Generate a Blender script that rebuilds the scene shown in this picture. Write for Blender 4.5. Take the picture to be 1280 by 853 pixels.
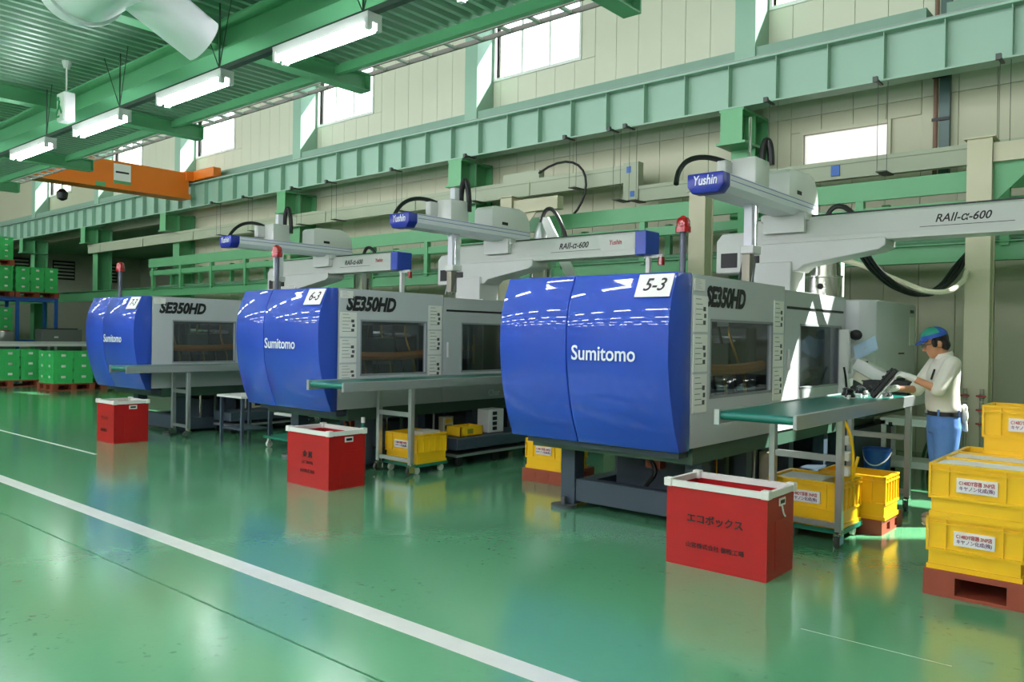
import bpy, bmesh, math, random
from mathutils import Vector, Matrix, Euler
random.seed(7)
PI = math.pi
for o in list(bpy.data.objects): bpy.data.objects.remove(o, do_unlink=True)
SC = bpy.context.scene
COL = SC.collection
# ------------------------------------------------------------------ camera, world, sun, exposure
_f, _roll, _yaw, _pit = 1005.0, 0.0147, math.radians(40.5), math.radians(-0.4)
F0 = Vector((-math.sin(_yaw), math.cos(_yaw), 0)); R0 = Vector((math.cos(_yaw), math.sin(_yaw), 0)); U0 = Vector((0, 0, 1))
Fv = F0*math.cos(_pit)+U0*math.sin(_pit); U1 = U0*math.cos(_pit)-F0*math.sin(_pit)
Rv = R0*math.cos(_roll)+U1*math.sin(_roll); Uv = U1*math.cos(_roll)-R0*math.sin(_roll)
cd = bpy.data.cameras.new('camera'); cam = bpy.data.objects.new('camera', cd); COL.objects.link(cam)
cd.sensor_width = 36; cd.lens = _f/1280*36; cd.clip_end = 300
cam.matrix_world = Matrix(((Rv.x, Uv.x, -Fv.x, 0), (Rv.y, Uv.y, -Fv.y, 0), (Rv.z, Uv.z, -Fv.z, 1.6), (0, 0, 0, 1)))
SC.camera = cam
W = bpy.data.worlds.new('world'); SC.world = W; W.use_nodes = True
bg = W.node_tree.nodes['Background']; bg.inputs[0].default_value = (0.93, 0.97, 1.0, 1); bg.inputs[1].default_value = 3.6
sd = bpy.data.lights.new('sun', 'SUN'); sd.energy = 16; sd.angle = 0.012; sd.color = (1, 0.95, 0.86)
sun = bpy.data.objects.new('sun', sd); COL.objects.link(sun); sun.location = (20, 20, 25)
sun.rotation_euler = Vector((-0.51, -0.465, -0.68)).to_track_quat('-Z', 'Y').to_euler()
vs = SC.view_settings; vs.view_transform = 'Standard'; vs.look = 'None'; vs.gamma = 1; vs.exposure = 0.58; vs.use_curve_mapping = False
LAMP_E = 40.0
# ------------------------------------------------------------------ materials
def lin(h):
    h = h.lstrip('#'); r = []
    for i in (0, 2, 4):
        c = int(h[i:i+2], 16)/255; r.append(c/12.92 if c <= .04045 else ((c+.055)/1.055)**2.4)
    return (*r, 1)
MATS = {}
def mat(name, col='#888888', rough=.5, metal=0, var=0.06, vscale=3, bump=0, bscale=60, coat=0, emit=None, es=0, spec=.5, alpha=None):
    if name in MATS: return MATS[name]
    m = bpy.data.materials.new(name); m.use_nodes = True; nt = m.node_tree; b = nt.nodes['Principled BSDF']
    c = lin(col); b.inputs['Base Color'].default_value = c
    b.inputs['Roughness'].default_value = rough; b.inputs['Metallic'].default_value = metal
    b.inputs['Specular IOR Level'].default_value = spec; b.inputs['Coat Weight'].default_value = coat; b.inputs['Coat Roughness'].default_value = .03
    tc = nt.nodes.new('ShaderNodeTexCoord')
    if var:
        n = nt.nodes.new('ShaderNodeTexNoise'); n.inputs['Scale'].default_value = vscale; n.inputs['Detail'].default_value = 4
        r = nt.nodes.new('ShaderNodeMapRange'); r.inputs['To Min'].default_value = 1-var; r.inputs['To Max'].default_value = 1+var
        h = nt.nodes.new('ShaderNodeHueSaturation'); h.inputs['Color'].default_value = c
        nt.links.new(tc.outputs['Object'], n.inputs['Vector']); nt.links.new(n.outputs['Fac'], r.inputs['Value'])
        nt.links.new(r.outputs[0], h.inputs['Value']); nt.links.new(h.outputs[0], b.inputs['Base Color'])
    if bump:
        n2 = nt.nodes.new('ShaderNodeTexNoise'); n2.inputs['Scale'].default_value = bscale; n2.inputs['Detail'].default_value = 2
        bp = nt.nodes.new('ShaderNodeBump'); bp.inputs['Strength'].default_value = bump; bp.inputs['Distance'].default_value = .01
        nt.links.new(tc.outputs['Object'], n2.inputs['Vector']); nt.links.new(n2.outputs['Fac'], bp.inputs['Height']); nt.links.new(bp.outputs[0], b.inputs['Normal'])
    if emit:
        b.inputs['Emission Color'].default_value = lin(emit); b.inputs['Emission Strength'].default_value = es
    MATS[name] = m; return m
def glassmat(name, tint='#ffffff', gloss=.12, rough=.03):
    if name in MATS: return MATS[name]
    m = bpy.data.materials.new(name); m.use_nodes = True; nt = m.node_tree
    for n in list(nt.nodes): nt.nodes.remove(n)
    o = nt.nodes.new('ShaderNodeOutputMaterial'); t = nt.nodes.new('ShaderNodeBsdfTransparent'); g = nt.nodes.new('ShaderNodeBsdfGlossy'); mx = nt.nodes.new('ShaderNodeMixShader')
    t.inputs[0].default_value = lin(tint); g.inputs['Roughness'].default_value = rough; mx.inputs[0].default_value = gloss
    nt.links.new(t.outputs[0], mx.inputs[1]); nt.links.new(g.outputs[0], mx.inputs[2]); nt.links.new(mx.outputs[0], o.inputs[0])
    MATS[name] = m; return m
def papermat(name, base, ink, scale, thr):
    if name in MATS: return MATS[name]
    m = mat(name, base, .7, var=0); nt = m.node_tree; b = nt.nodes['Principled BSDF']; tc = nt.nodes['Texture Coordinate']
    mp = nt.nodes.new('ShaderNodeMapping'); mp.inputs['Scale'].default_value = scale
    n = nt.nodes.new('ShaderNodeTexNoise'); n.inputs['Scale'].default_value = 1; n.inputs['Detail'].default_value = 1
    r = nt.nodes.new('ShaderNodeValToRGB'); r.color_ramp.interpolation = 'CONSTANT'
    r.color_ramp.elements[0].color = lin(base); r.color_ramp.elements[0].position = 0
    r.color_ramp.elements[1].color = lin(ink); r.color_ramp.elements[1].position = thr
    nt.links.new(tc.outputs['Object'], mp.inputs[0]); nt.links.new(mp.outputs[0], n.inputs['Vector']); nt.links.new(n.outputs['Fac'], r.inputs[0]); nt.links.new(r.outputs[0], b.inputs['Base Color'])
    return m
blue = mat('blue_paint', '#2548ac', .45, var=.03, coat=.7, spec=.2)
grey = mat('silver_paint', '#c4c7ca', .35, metal=.05, var=.03)
greyw = mat('light_grey_paint', '#d0d2ce', .4, var=.02)
dark = mat('slate_paint', '#3d4a56', .45, var=.08)
black = mat('black_rubber', '#141516', .5)
dgreen = mat('dark_green_paint', '#3d5a4a', .4)
white = mat('white_paint', '#e9e9e6', .4, var=.02)
alu = mat('aluminium', '#c3c6c8', .32, metal=.75, var=.04)
steel = mat('stainless', '#cfcfca', .2, metal=.9, var=.04)
chrome = mat('chrome', '#e8e8e8', .12, metal=1, var=0)
gsteel = mat('green_steel', '#5fa672', .4, var=.1, vscale=1.2)
gbeam = mat('green_beam', '#62aa78', .38, var=.08, vscale=1)
teal = mat('pale_teal_paint', '#90b39f', .4, var=.06, vscale=.6)
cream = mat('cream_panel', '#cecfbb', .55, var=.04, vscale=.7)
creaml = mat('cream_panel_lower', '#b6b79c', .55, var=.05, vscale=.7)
beige = mat('beige_paint', '#c6c1a4', .45, var=.05)
redp = mat('red_plastic', '#ab1013', .38, var=.12, vscale=5, bump=.05)
whitep = mat('white_plastic', '#e4e2da', .45, var=.04)
yel = mat('yellow_plastic', '#f2c018', .38, var=.07, vscale=4)
pal = mat('red_brown_plastic', '#96452f', .5, var=.12, vscale=6)
grnp = mat('green_plastic', '#42c068', .42, var=.08)
orange = mat('orange_paint', '#e8791c', .4, var=.06)
belt = mat('teal_belt', '#0f6e60', .28, var=.05)
bluep = mat('blue_steel', '#2b63b8', .45)
capblue = mat('deep_blue_plastic', '#1c2f9a', .3, var=.02)
redl = mat('red_lens', '#9e1014', .15, var=0, coat=.5)
rubber = mat('dark_cable', '#1a1c1c', .45)
cable_w = mat('ivory_hose', '#e2dcc6', .5)
ink = mat('black_ink', '#16161a', .5, var=0)
inkw = mat('white_ink', '#e6ebf2', .5, var=0)
inkr = mat('red_ink', '#b02028', .5, var=0)
inkp = mat('purple_ink', '#7a4a78', .5, var=0)
paper = mat('plain_paper', '#eceae4', .7, var=.02)
notice = paper
glass_up = glassmat('window_glass', '#f4f8fa', .06)
glass_dk = glassmat('smoked_polycarbonate', '#e2e6e8', .12, .04)
# ------------------------------------------------------------------ helpers
class MB:
    def __init__(s): s.v = []; s.f = []
    def add(s, vs_, fs_):
        o = len(s.v); s.v += [tuple(v) for v in vs_]; s.f += [tuple(i+o for i in f) for f in fs_]; return s
    def box(s, x0, x1, y0, y1, z0, z1):
        if x0 > x1: x0, x1 = x1, x0
        if y0 > y1: y0, y1 = y1, y0
        if z0 > z1: z0, z1 = z1, z0
        return s.add([(x0,y0,z0),(x1,y0,z0),(x1,y1,z0),(x0,y1,z0),(x0,y0,z1),(x1,y0,z1),(x1,y1,z1),(x0,y1,z1)],
                     [(0,3,2,1),(4,5,6,7),(0,1,5,4),(1,2,6,5),(2,3,7,6),(3,0,4,7)])
    def obox(s, c, size, rot):
        R = Euler(rot).to_matrix(); t = MB().box(-size[0]/2, size[0]/2, -size[1]/2, size[1]/2, -size[2]/2, size[2]/2)
        return s.add([R @ Vector(v)+Vector(c) for v in t.v], t.f)
    def bar(s, p0, p1, w, h=None):
        p0 = Vector(p0); p1 = Vector(p1); h = h or w; d = p1-p0; q = d.to_track_quat('X', 'Z').to_matrix(); L = d.length
        t = MB().box(0, L, -w/2, w/2, -h/2, h/2); return s.add([q @ Vector(v)+p0 for v in t.v], t.f)
    def cyl(s, p0, p1, r, r2=None, n=12, caps=True):
        p0 = Vector(p0); p1 = Vector(p1); r2 = r if r2 is None else r2; q = (p1-p0).to_track_quat('Z', 'Y').to_matrix(); vs_ = []
        for p, rr in ((p0, r), (p1, r2)):
            for i in range(n):
                a = 2*PI*i/n; vs_.append(p+q @ Vector((rr*math.cos(a), rr*math.sin(a), 0)))
        fs_ = [(i, (i+1) % n, n+(i+1) % n, n+i) for i in range(n)]
        if caps: fs_ += [tuple(range(n-1, -1, -1)), tuple(range(n, 2*n))]
        return s.add(vs_, fs_)
    def tube(s, pts, r, n=8):
        pts = [Vector(p) for p in pts]; vs_ = []; fs_ = []
        for i, p in enumerate(pts):
            d = (pts[min(i+1, len(pts)-1)]-pts[max(i-1, 0)]).normalized(); q = d.to_track_quat('Z', 'Y').to_matrix()
            for k in range(n):
                a = 2*PI*k/n; vs_.append(p+q @ Vector((r*math.cos(a), r*math.sin(a), 0)))
        for i in range(len(pts)-1):
            a0 = [i*n+k for k in range(n)]; b0 = [(i+1)*n+k for k in range(n)]
            best = min(range(n), key=lambda sh: sum((vs_[a0[k]]-vs_[b0[(k+sh) % n]]).length for k in range(0, n, 2)))
            if best:
                seg = [vs_[b] for b in b0]
                for k in range(n): vs_[b0[k]] = seg[(k+best) % n]
            for k in range(n): fs_.append((a0[k], a0[(k+1) % n], b0[(k+1) % n], b0[k]))
        fs_ += [tuple(range(n-1, -1, -1)), tuple(range((len(pts)-1)*n, len(pts)*n))]
        return s.add(vs_, fs_)
    def prism(s, poly, axis, a, b):
        n = len(poly)
        def P(u, w, t): return {'x': (t, u, w), 'y': (u, t, w), 'z': (u, w, t)}[axis]
        return s.add([P(u, w, a) for u, w in poly]+[P(u, w, b) for u, w in poly],
                     [tuple(range(n)), tuple(range(2*n-1, n-1, -1))]+[(i, n+i, n+(i+1) % n, (i+1) % n) for i in range(n)])
    def lathe(s, prof, n=16, o=(0, 0, 0)):
        vs_ = []; m = len(prof)
        for r, z in prof:
            for i in range(n):
                a = 2*PI*i/n; vs_.append((o[0]+r*math.cos(a), o[1]+r*math.sin(a), o[2]+z))
        fs_ = [(j*n+i, j*n+(i+1) % n, (j+1)*n+(i+1) % n, (j+1)*n+i) for j in range(m-1) for i in range(n)]
        fs_ += [tuple(range(n-1, -1, -1)), tuple(range((m-1)*n, m*n))]
        return s.add(vs_, fs_)
    def loft(s, rings, n=14, flip=False):
        vs_ = []; m = len(rings)
        for c, u, w in rings:
            c, u, w = Vector(c), Vector(u), Vector(w)
            for i in range(n):
                a = 2*PI*i/n; vs_.append(c+u*math.cos(a)+w*math.sin(a))
        fs_ = [(j*n+i, j*n+(i+1) % n, (j+1)*n+(i+1) % n, (j+1)*n+i) for j in range(m-1) for i in range(n)]
        fs_ += [tuple(range(n-1, -1, -1)), tuple(range((m-1)*n, m*n))]
        return s.add(vs_, fs_)
    def capsule(s, p0, p1, r0, r1, n=10):
        p0 = Vector(p0); p1 = Vector(p1); d = (p1-p0).normalized(); q = d.to_track_quat('Z', 'Y').to_matrix(); u = q @ Vector((1, 0, 0)); w = q @ Vector((0, 1, 0)); R = []
        for k in range(5): 
            a = PI/2*(1-k/4); R.append((p0-d*r0*math.sin(a), u*max(r0*math.cos(a), .0005), w*max(r0*math.cos(a), .0005)))
        for k in range(5):
            a = PI/2*k/4; R.append((p1+d*r1*math.sin(a), u*max(r1*math.cos(a), .0005), w*max(r1*math.cos(a), .0005)))
        return s.loft(R, n)
    def ell(s, c, rx, ry, rz, n=14, m=9, R=None):
        R = R or Matrix.Identity(3); c = Vector(c); rings = []
        for k in range(m):
            a = -PI/2+PI*k/(m-1); cc = max(math.cos(a), .01)
            rings.append((c+R @ Vector((0, 0, rz*math.sin(a))), R @ Vector((rx*cc, 0, 0)), R @ Vector((0, ry*cc, 0))))
        return s.loft(rings, n)
    def mesh(s, name, bevel=0, seg=1, angle=32):
        me = bpy.data.meshes.new(name); bm = bmesh.new(); vv = [bm.verts.new(v) for v in s.v]
        for f in s.f:
            try: bm.faces.new([vv[i] for i in f])
            except ValueError: pass
        bmesh.ops.recalc_face_normals(bm, faces=bm.faces)
        if bevel:
            bm.normal_update()
            ed = [e for e in bm.edges if len(e.link_faces) == 2 and e.calc_face_angle(0) > .5]
            bmesh.ops.bevel(bm, geom=ed, offset=bevel, segments=seg, affect='EDGES', profile=.5, clamp_overlap=True)
        bm.to_mesh(me); bm.free()
        for p in me.polygons: p.use_smooth = True
        me.set_sharp_from_angle(angle=math.radians(angle)); return me
    def build(s, name, m, parent=None, bevel=0, seg=1, loc=None, rot=None, angle=32):
        return place(name, s.mesh(name, bevel, seg, angle), m, parent, loc, rot)
def place(name, me, m, parent=None, loc=None, rot=None):
    if m and not me.materials: me.materials.append(m)
    o = bpy.data.objects.new(name, me); COL.objects.link(o)
    if parent: o.parent = parent
    if loc: o.location = loc
    if rot: o.rotation_euler = rot
    return o
def B(*a): return MB().box(*a)
def tag(o, label, cat, group=None, kind=None):
    if label: o['label'] = label
    if cat: o['category'] = cat
    if group: o['group'] = group
    if kind: o['kind'] = kind
    return o
def thing(name, label, cat, loc=(0, 0, 0), rz=0, group=None):
    o = bpy.data.objects.new(name, None); o.empty_display_size = .1; COL.objects.link(o); o.location = loc; o.rotation_euler = (0, 0, rz)
    return tag(o, label, cat, group)
def struct(o, label=None, cat=None):
    o['kind'] = 'structure'
    if label: o['label'] = label
    if cat: o['category'] = cat
    return o
def copy_tree(o, parent=None):
    c = o.copy(); COL.objects.link(c); c.parent = parent
    for ch in o.children: copy_tree(ch, c)
    return c
def dup(o, loc, rz=None, label=None):
    c = copy_tree(o); c.location = loc
    if rz is not None: c.rotation_euler = (0, 0, rz)
    if label: c['label'] = label
    return c
_tc = {}
def textmesh(body, size, shear=0, bold=0, spacing=1):
    k = (body, size, shear, bold, spacing)
    if k in _tc: return _tc[k].copy()
    cu = bpy.data.curves.new('lettering', 'FONT'); cu.body = body; cu.size = size; cu.shear = shear; cu.offset = bold*size; cu.space_character = spacing
    cu.align_x = 'CENTER'; cu.align_y = 'CENTER'; cu.extrude = .001; cu.resolution_u = 3
    o = bpy.data.objects.new('tmp_text', cu); COL.objects.link(o); dg = bpy.context.evaluated_depsgraph_get(); dg.update()
    me = bpy.data.meshes.new_from_object(o.evaluated_get(dg)); me.name = 'lettering'
    bpy.data.objects.remove(o, do_unlink=True); bpy.data.curves.remove(cu)
    me.materials.clear(); _tc[k] = me; return me
FRONT = (PI/2, 0, 0); SIDE = (PI/2, 0, PI/2)
def text(body, size, m, parent, loc, rot=FRONT, shear=0, bold=0, sx=1, spacing=1):
    o = place('lettering', textmesh(body, size, shear, bold, spacing), m, parent, loc, rot); o.scale = (sx, 1, 1); return o
def hbeam(mb, axis, a, b, u, z0, z1, w, tf=.015, tw=.012):
    """H section running along axis from a to b, centred at u on the other horizontal axis"""
    for (u0, u1, q0, q1) in ((u-w/2, u+w/2, z0, z0+tf), (u-w/2, u+w/2, z1-tf, z1), (u-tw/2, u+tw/2, z0+tf, z1-tf)):
        if axis == 'x': mb.box(a, b, u0, u1, q0, q1)
        else: mb.box(u0, u1, a, b, q0, q1)
    return mb
def arc(p0, p1, sag, n=12):
    p0 = Vector(p0); p1 = Vector(p1); return [p0.lerp(p1, i/n)-Vector((0, 0, sag*4*(i/n)*(1-i/n))) for i in range(n+1)]
def bez(p, n=14):
    p = [Vector(q) for q in p]; out = []
    for i in range(n+1):
        t = i/n; q = list(p)
        while len(q) > 1: q = [q[k].lerp(q[k+1], t) for k in range(len(q)-1)]
        out.append(q[0])
    return out
def spline(P, n=5):
    P = [Vector(p) for p in P]; Q = [2*P[0]-P[1]]+P+[2*P[-1]-P[-2]]; out = []
    for a, b, c, d in zip(Q, Q[1:], Q[2:], Q[3:]):
        for i in range(n):
            t = i/n; out.append(.5*(2*b+(c-a)*t+(2*a-5*b+4*c-d)*t*t+(3*b-a-3*c+d)*t**3))
    return out+[P[-1]]
# ------------------------------------------------------------------ the setting
fm = mat('green_epoxy_floor', '#5fa477', .16, var=.1, vscale=.35, bump=.05, bscale=24, spec=.6, coat=.6)
_nt = fm.node_tree; _b = _nt.nodes['Principled BSDF']; _b.inputs['Coat Roughness'].default_value = .13; _nt.links.new(_b.inputs['Normal'].links[0].from_socket, _b.inputs['Coat Normal']); _src = _b.inputs['Base Color'].links[0].from_socket; _tco = _nt.nodes['Texture Coordinate']
_n = _nt.nodes.new('ShaderNodeTexNoise'); _n.inputs['Scale'].default_value = 16; _n.inputs['Detail'].default_value = 6
_n2 = _nt.nodes.new('ShaderNodeTexNoise'); _n2.inputs['Scale'].default_value = 1.1; _n2.inputs['Detail'].default_value = 3
_r = _nt.nodes.new('ShaderNodeMapRange'); _r.inputs['From Min'].default_value = .60; _r.inputs['From Max'].default_value = .66
_r2 = _nt.nodes.new('ShaderNodeMapRange'); _r2.inputs['From Min'].default_value = .50; _r2.inputs['From Max'].default_value = .62
_m = _nt.nodes.new('ShaderNodeMath'); _m.operation = 'MULTIPLY'; _m3 = _nt.nodes.new('ShaderNodeMath'); _m3.operation = 'MULTIPLY'; _m3.inputs[1].default_value = .4
_mx = _nt.nodes.new('ShaderNodeMixRGB'); _mx.inputs[2].default_value = lin('#2c5040')
for _q in (_n, _n2): _nt.links.new(_tco.outputs['Object'], _q.inputs['Vector'])
_nt.links.new(_n.outputs['Fac'], _r.inputs['Value']); _nt.links.new(_n2.outputs['Fac'], _r2.inputs['Value']); _nt.links.new(_r.outputs[0], _m.inputs[0]); _nt.links.new(_r2.outputs[0], _m.inputs[1])
_nt.links.new(_m.outputs[0], _m3.inputs[0]); _nt.links.new(_m3.outputs[0], _mx.inputs[0]); _nt.links.new(_src, _mx.inputs[1]); _nt.links.new(_mx.outputs[0], _b.inputs['Base Color'])
floor = struct(B(-60, 6, -12, 26, -.2, 0).build('floor', fm), 'glossy green epoxy floor of the hall', 'floor')
lm = mat('white_line_paint', '#dfe2da', .3, var=.1, vscale=6)
struct(B(-60, 5, 2.9, 3.04, -.001, .002).build('trim_1', lm), 'broad white painted line along the green floor', 'floor line')
struct(B(-24, -10.7, 4.345, 4.385, -.001, .002).build('trim_2', lm), 'thin faded white line beside the far red box', 'floor line')
sm = mat('floor_seam', '#237a4a', .3)
struct(B(-40, 5, 2.42, 2.432, -.001, .0012).build('trim_3', sm)); struct(B(-1.65, -.9, 4.424, 4.43, -.001, .0012).build('trim_4', mat('worn_line', '#a9cdb4', .3, var=.2, vscale=9)))
# back wall: backing with window openings, and separate sheet panels
YW = 12.6; COLX = [-5.54, -11.52, -17.66, -23.9, -29.75, -35.7, .5]; WZ0, WZ1 = 6.97, 8.25
WINS = [(c+.23, c+2.38) for c in COLX[:6]]+[(.62, 4.6)]
TALL = (.62, 4.6, 9.1)      # the wide tall window past the right edge of the view
wb = MB(); holes = sorted(WINS)
wb.box(-50, .3, YW, YW+.25, 5.1, WZ0); wb.box(-50, .3, YW, YW+.25, WZ1, 10.2);  wb.box(.3, 5, YW, YW+.25, 9.1, 10.2)
x = -50
for a, b in holes:
    z = (WZ0, WZ1) if a < 0 else (4.6, 9.1)
    if a > 0: wb.box(x, .3, YW, YW+.25, WZ0, WZ1); x = .3
    wb.box(x, a, YW, YW+.25, *z); x = b
wb.box(x, 5, YW, YW+.25, 4.6, 9.1)
LW = (-4.77, -3.53, 4.28, 4.81)
wb.box(-24.2, LW[0], YW, YW+.25, 0, 5.1); wb.box(LW[1], .3, YW, YW+.25, 0, 5.1); wb.box(.3, 5, YW, YW+.25, 0, 4.6); wb.box(LW[0], LW[1], YW, YW+.25, 0, LW[2]); wb.box(LW[0], LW[1], YW, YW+.25, LW[3], 5.1)
wall = struct(wb.build('wall_back', creaml), 'tall cream panelled wall behind the machines', 'wall')
pw = .475; pm = {}
def panel(x0, x1, z0, z1, m):
    k = (round(x1-x0, 3), round(z1-z0, 3), m.name)
    if k not in pm: pm[k] = B(0, k[0]-.006, -.022, .01, 0.003, k[1]-.003).mesh('wall_panel', .004)
    place('wall_panel', pm[k], m, wall, (x0+.003, YW-.004, z0))
n = 0; x = -31.1
while x < -.1:
    x1 = x+pw
    ov = [h for h in holes if h[0]-.05 < x1-.001 and h[1]+.05 > x+.001]
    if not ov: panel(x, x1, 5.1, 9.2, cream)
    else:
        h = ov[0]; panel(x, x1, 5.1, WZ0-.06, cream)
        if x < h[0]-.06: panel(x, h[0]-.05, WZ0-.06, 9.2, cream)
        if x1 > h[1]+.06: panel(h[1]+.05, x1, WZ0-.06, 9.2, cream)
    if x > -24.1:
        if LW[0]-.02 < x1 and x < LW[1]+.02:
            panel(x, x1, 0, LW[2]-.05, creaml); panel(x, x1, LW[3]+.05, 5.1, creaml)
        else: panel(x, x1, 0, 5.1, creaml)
    x = x1
frm = mat('window_frame_paint', '#e4e6e2', .4)
for i, (a, b) in enumerate(holes):
    f = MB(); y0, y1 = YW-.05, YW+.12; WZ0, WZ1 = (6.97, 8.25) if a < 0 else (4.6, 9.1)
    f.box(a-.05, b+.05, y0, y1, WZ0-.06, WZ0); f.box(a-.05, b+.05, y0, y1, WZ1, WZ1+.05); f.box(a-.05, a, y0, y1, WZ0, WZ1); f.box(b, b+.05, y0, y1, WZ0, WZ1)
    w = struct(f.build('window_%d' % (i+1), frm))
    for k in (1, 2): B(a+(b-a)*k/3-.03, a+(b-a)*k/3+.03, y0+.02, y1-.02, WZ0, WZ1).build('mullion', frm, w)
    for k in range(3): B(a+(b-a)*k/3+.028, a+(b-a)*(k+1)/3-.028, YW+.03, YW+.036, WZ0, WZ1).build('pane', glass_up, w)
f = MB()
for q in ((LW[0]-.05, LW[1]+.05, LW[2]-.05, LW[2]), (LW[0]-.05, LW[1]+.05, LW[3], LW[3]+.05), (LW[0]-.05, LW[0], LW[2], LW[3]), (LW[1], LW[1]+.05, LW[2], LW[3])): f.box(q[0], q[1], YW-.05, YW+.1, q[2], q[3])
w = struct(f.build('window_8', creaml), 'small lit interior window low on the cream wall', 'window')
B(LW[0], LW[1], YW+.02, YW+.03, LW[2], LW[3]).build('pane', mat('lit_window', '#f2ece8', .3, var=0, emit='#f6ece8', es=.28), w)
# annex behind the far opening, gable, roof of the crane bay
dk = mat('annex_wall', '#a9b09a', .6, var=.08)
struct(B(-46, -45.8, -12, 24, 0, 10).build('wall_left', dk), 'far end wall of the hall', 'wall')
struct(B(-46, -24, 21, 21.2, 0, 6).build('wall_annex', dk)); struct(B(-24.2, -24, YW, 21, 0, 6).build('wall_annex_side', dk))
struct(B(-46, -24, YW+.1, 21, 5.6, 5.75).build('ceiling_annex', gsteel))
struct(B(-50, 5, -3, YW+.25, 10.2, 10.35).build('ceiling_crane_bay', gsteel))  # unseen roof, added to stop the sun and cut the sky light
struct(B(5, 5.2, -12, 12.85, 0, 10.3).build('wall_right', creaml))  # unseen gable, put in to block sun from the right
struct(B(-46, 5, -9.3, -9.1, 0, 4.8).build('wall_front', creaml))  # unseen wall, added to keep bright sky out of the blue covers' gloss
for i, y in enumerate((14.2, 16.4, 18.6)):
    o = tag(thing('louvre_window', 'dark louvred window in the end wall under the runway girder', 'window', (-45.78, y, 4.2), group='louvre windows'), None, None)
    B(0, .03, 0, 1.1, 0, 1.0).build('backing', black, o)
    for k in range(5): B(.03, .06, .05, 1.05, .1+k*.18, .18+k*.18).build('slat', dk, o)
# corrugated deck over the aisle
cm = MB(); xs = []; x = -46.0; p = .15; prof = []
while x < 4.9:
    prof += [(x, 4.6), (x+.05, 4.6), (x+.065, 4.66), (x+.135, 4.66)]; x += p
vs_ = [(a, -9.1, z) for a, z in prof]+[(a, 5.62, z) for a, z in prof]; N = len(prof)
cm.add(vs_, [(i, i+1, N+i+1, N+i) for i in range(N-1)])
dm = mat('green_galvanised_deck', '#86ad92', .3, metal=.4, var=.15, vscale=1.5)
struct(cm.build('ceiling', dm, angle=15), 'corrugated green steel deck above the aisle', 'ceiling')
struct(B(-46, 5, -9.1, 5.62, 4.665, 4.8).build('ceiling_slab', mat('slab', '#8a8a84', .8)))
tag(hbeam(MB(), 'x', -46, 4.9, 4.2, 4.3, 4.6, .3, .02, .014).build('ceiling_girder', gbeam), 'deep green steel girder carrying the corrugated deck', 'beam')
CBX = (-26, -22.3, -18.6, -15, -11.2, -7.42, -3.8, -.1)
_e = [-46-.09]+list(CBX)+[4.9+.09]
for a, b in zip(_e, _e[1:]):
    m = B(a+.09, b-.09, 5.55, 5.62, 4.5, 4.6)
    if a > -46: m.box(a+.006, a+.09, 5.55, 5.62, 4.5, 4.585)
    if b < 4.9: m.box(b-.09, b-.006, 5.55, 5.62, 4.5, 4.585)
    tag(m.build('edge_beam', gbeam), 'slim green steel beam along the open edge of the deck', 'beam', 'edge beams of the deck')
tag(hbeam(MB(), 'x', -46, 4.9, 1.0, 4.3, 4.6, .3, .02, .014).build('ceiling_girder', gbeam), 'second deep green girder above the near aisle', 'beam')
def cross_seg(y0, y1, t0, t1):
    m = B(-.09, .09, y0, y1, 4.4, 4.415).box(-.006, .006, y0, y1, 4.415, 4.58).box(-.09, .09, t0, t1, 4.585, 4.6).box(-.006, .006, t0, t1, 4.58, 4.585)
    if y1 > 5.9: m.box(-.09, .09, 5.985, 6.0, 4.4, 4.6)
    return m.mesh('cross_beam')
for cbm, lb in ((cross_seg(-9.1, .993, -9.1, .85), 'green steel cross beam under the deck over the near aisle'), (cross_seg(1.007, 4.193, 1.15, 4.05), 'green steel cross beam framed between the two deep girders'), (cross_seg(4.207, 6.0, 4.35, 6.0), 'green steel cross beam jutting from the deep girder past the deck edge')):
    for x in CBX: tag(place('cross_beam', cbm, gbeam, None, (x, 0, 0)), lb, 'beam', 'cross beams under the deck')
# cable ladder along the deck edge
t = thing('cable_ladder', 'steel cable ladder with pale rungs along the deck edge', 'cable ladder', (0, 0, 4.8))
for y in (6.23, 6.44): B(-30, 4.5, y, y+.02, 0, .05).build('side_rail', mat('brown_grey_rail', '#6f6a62', .5), t)
rm = B(-.02, .02, 6.24, 6.45, .01, .035).mesh('rung')
for k in range(86): place('rung', rm, white, t, (-30+k*.4, 0, 0))
# columns
def column(X, k):
    t = thing('steel_column', 'pale steel column with flanged foot standing in the cream wall', 'column', (X, 12.3, 0), group='wall columns')
    B(-.17, .17, -.24, .277, 5.95, 9.9).build('upper_shaft', teal, t)
    B(-.22, .22, -.3, .277, 5.9, 5.96).build('cap_plate', teal, t)
    l = MB(); l.box(-.2, .2, -.25, -.23, 0, 5.15); l.box(-.2, .2, .23, .25, 0, 5.15); l.box(-.014, .014, -.23, .23, 0, 5.15); l.build('lower_shaft', gsteel, t)
    B(-.2, .2, -.68, .25, 5.11, 5.15).build('bracket_plate', gsteel, t)
    MB().box(-.01, .01, -.66, -.25, 4.66, 5.11).box(-.18, .18, -.68, -.66, 4.64, 5.11).build('bracket_web', gsteel, t)
    B(-.24, .24, -.7, .26, 4.6, 4.64).build('stiffener_plate', gsteel, t)
for k, X in enumerate(COLX[:6]): column(X, k)
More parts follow.
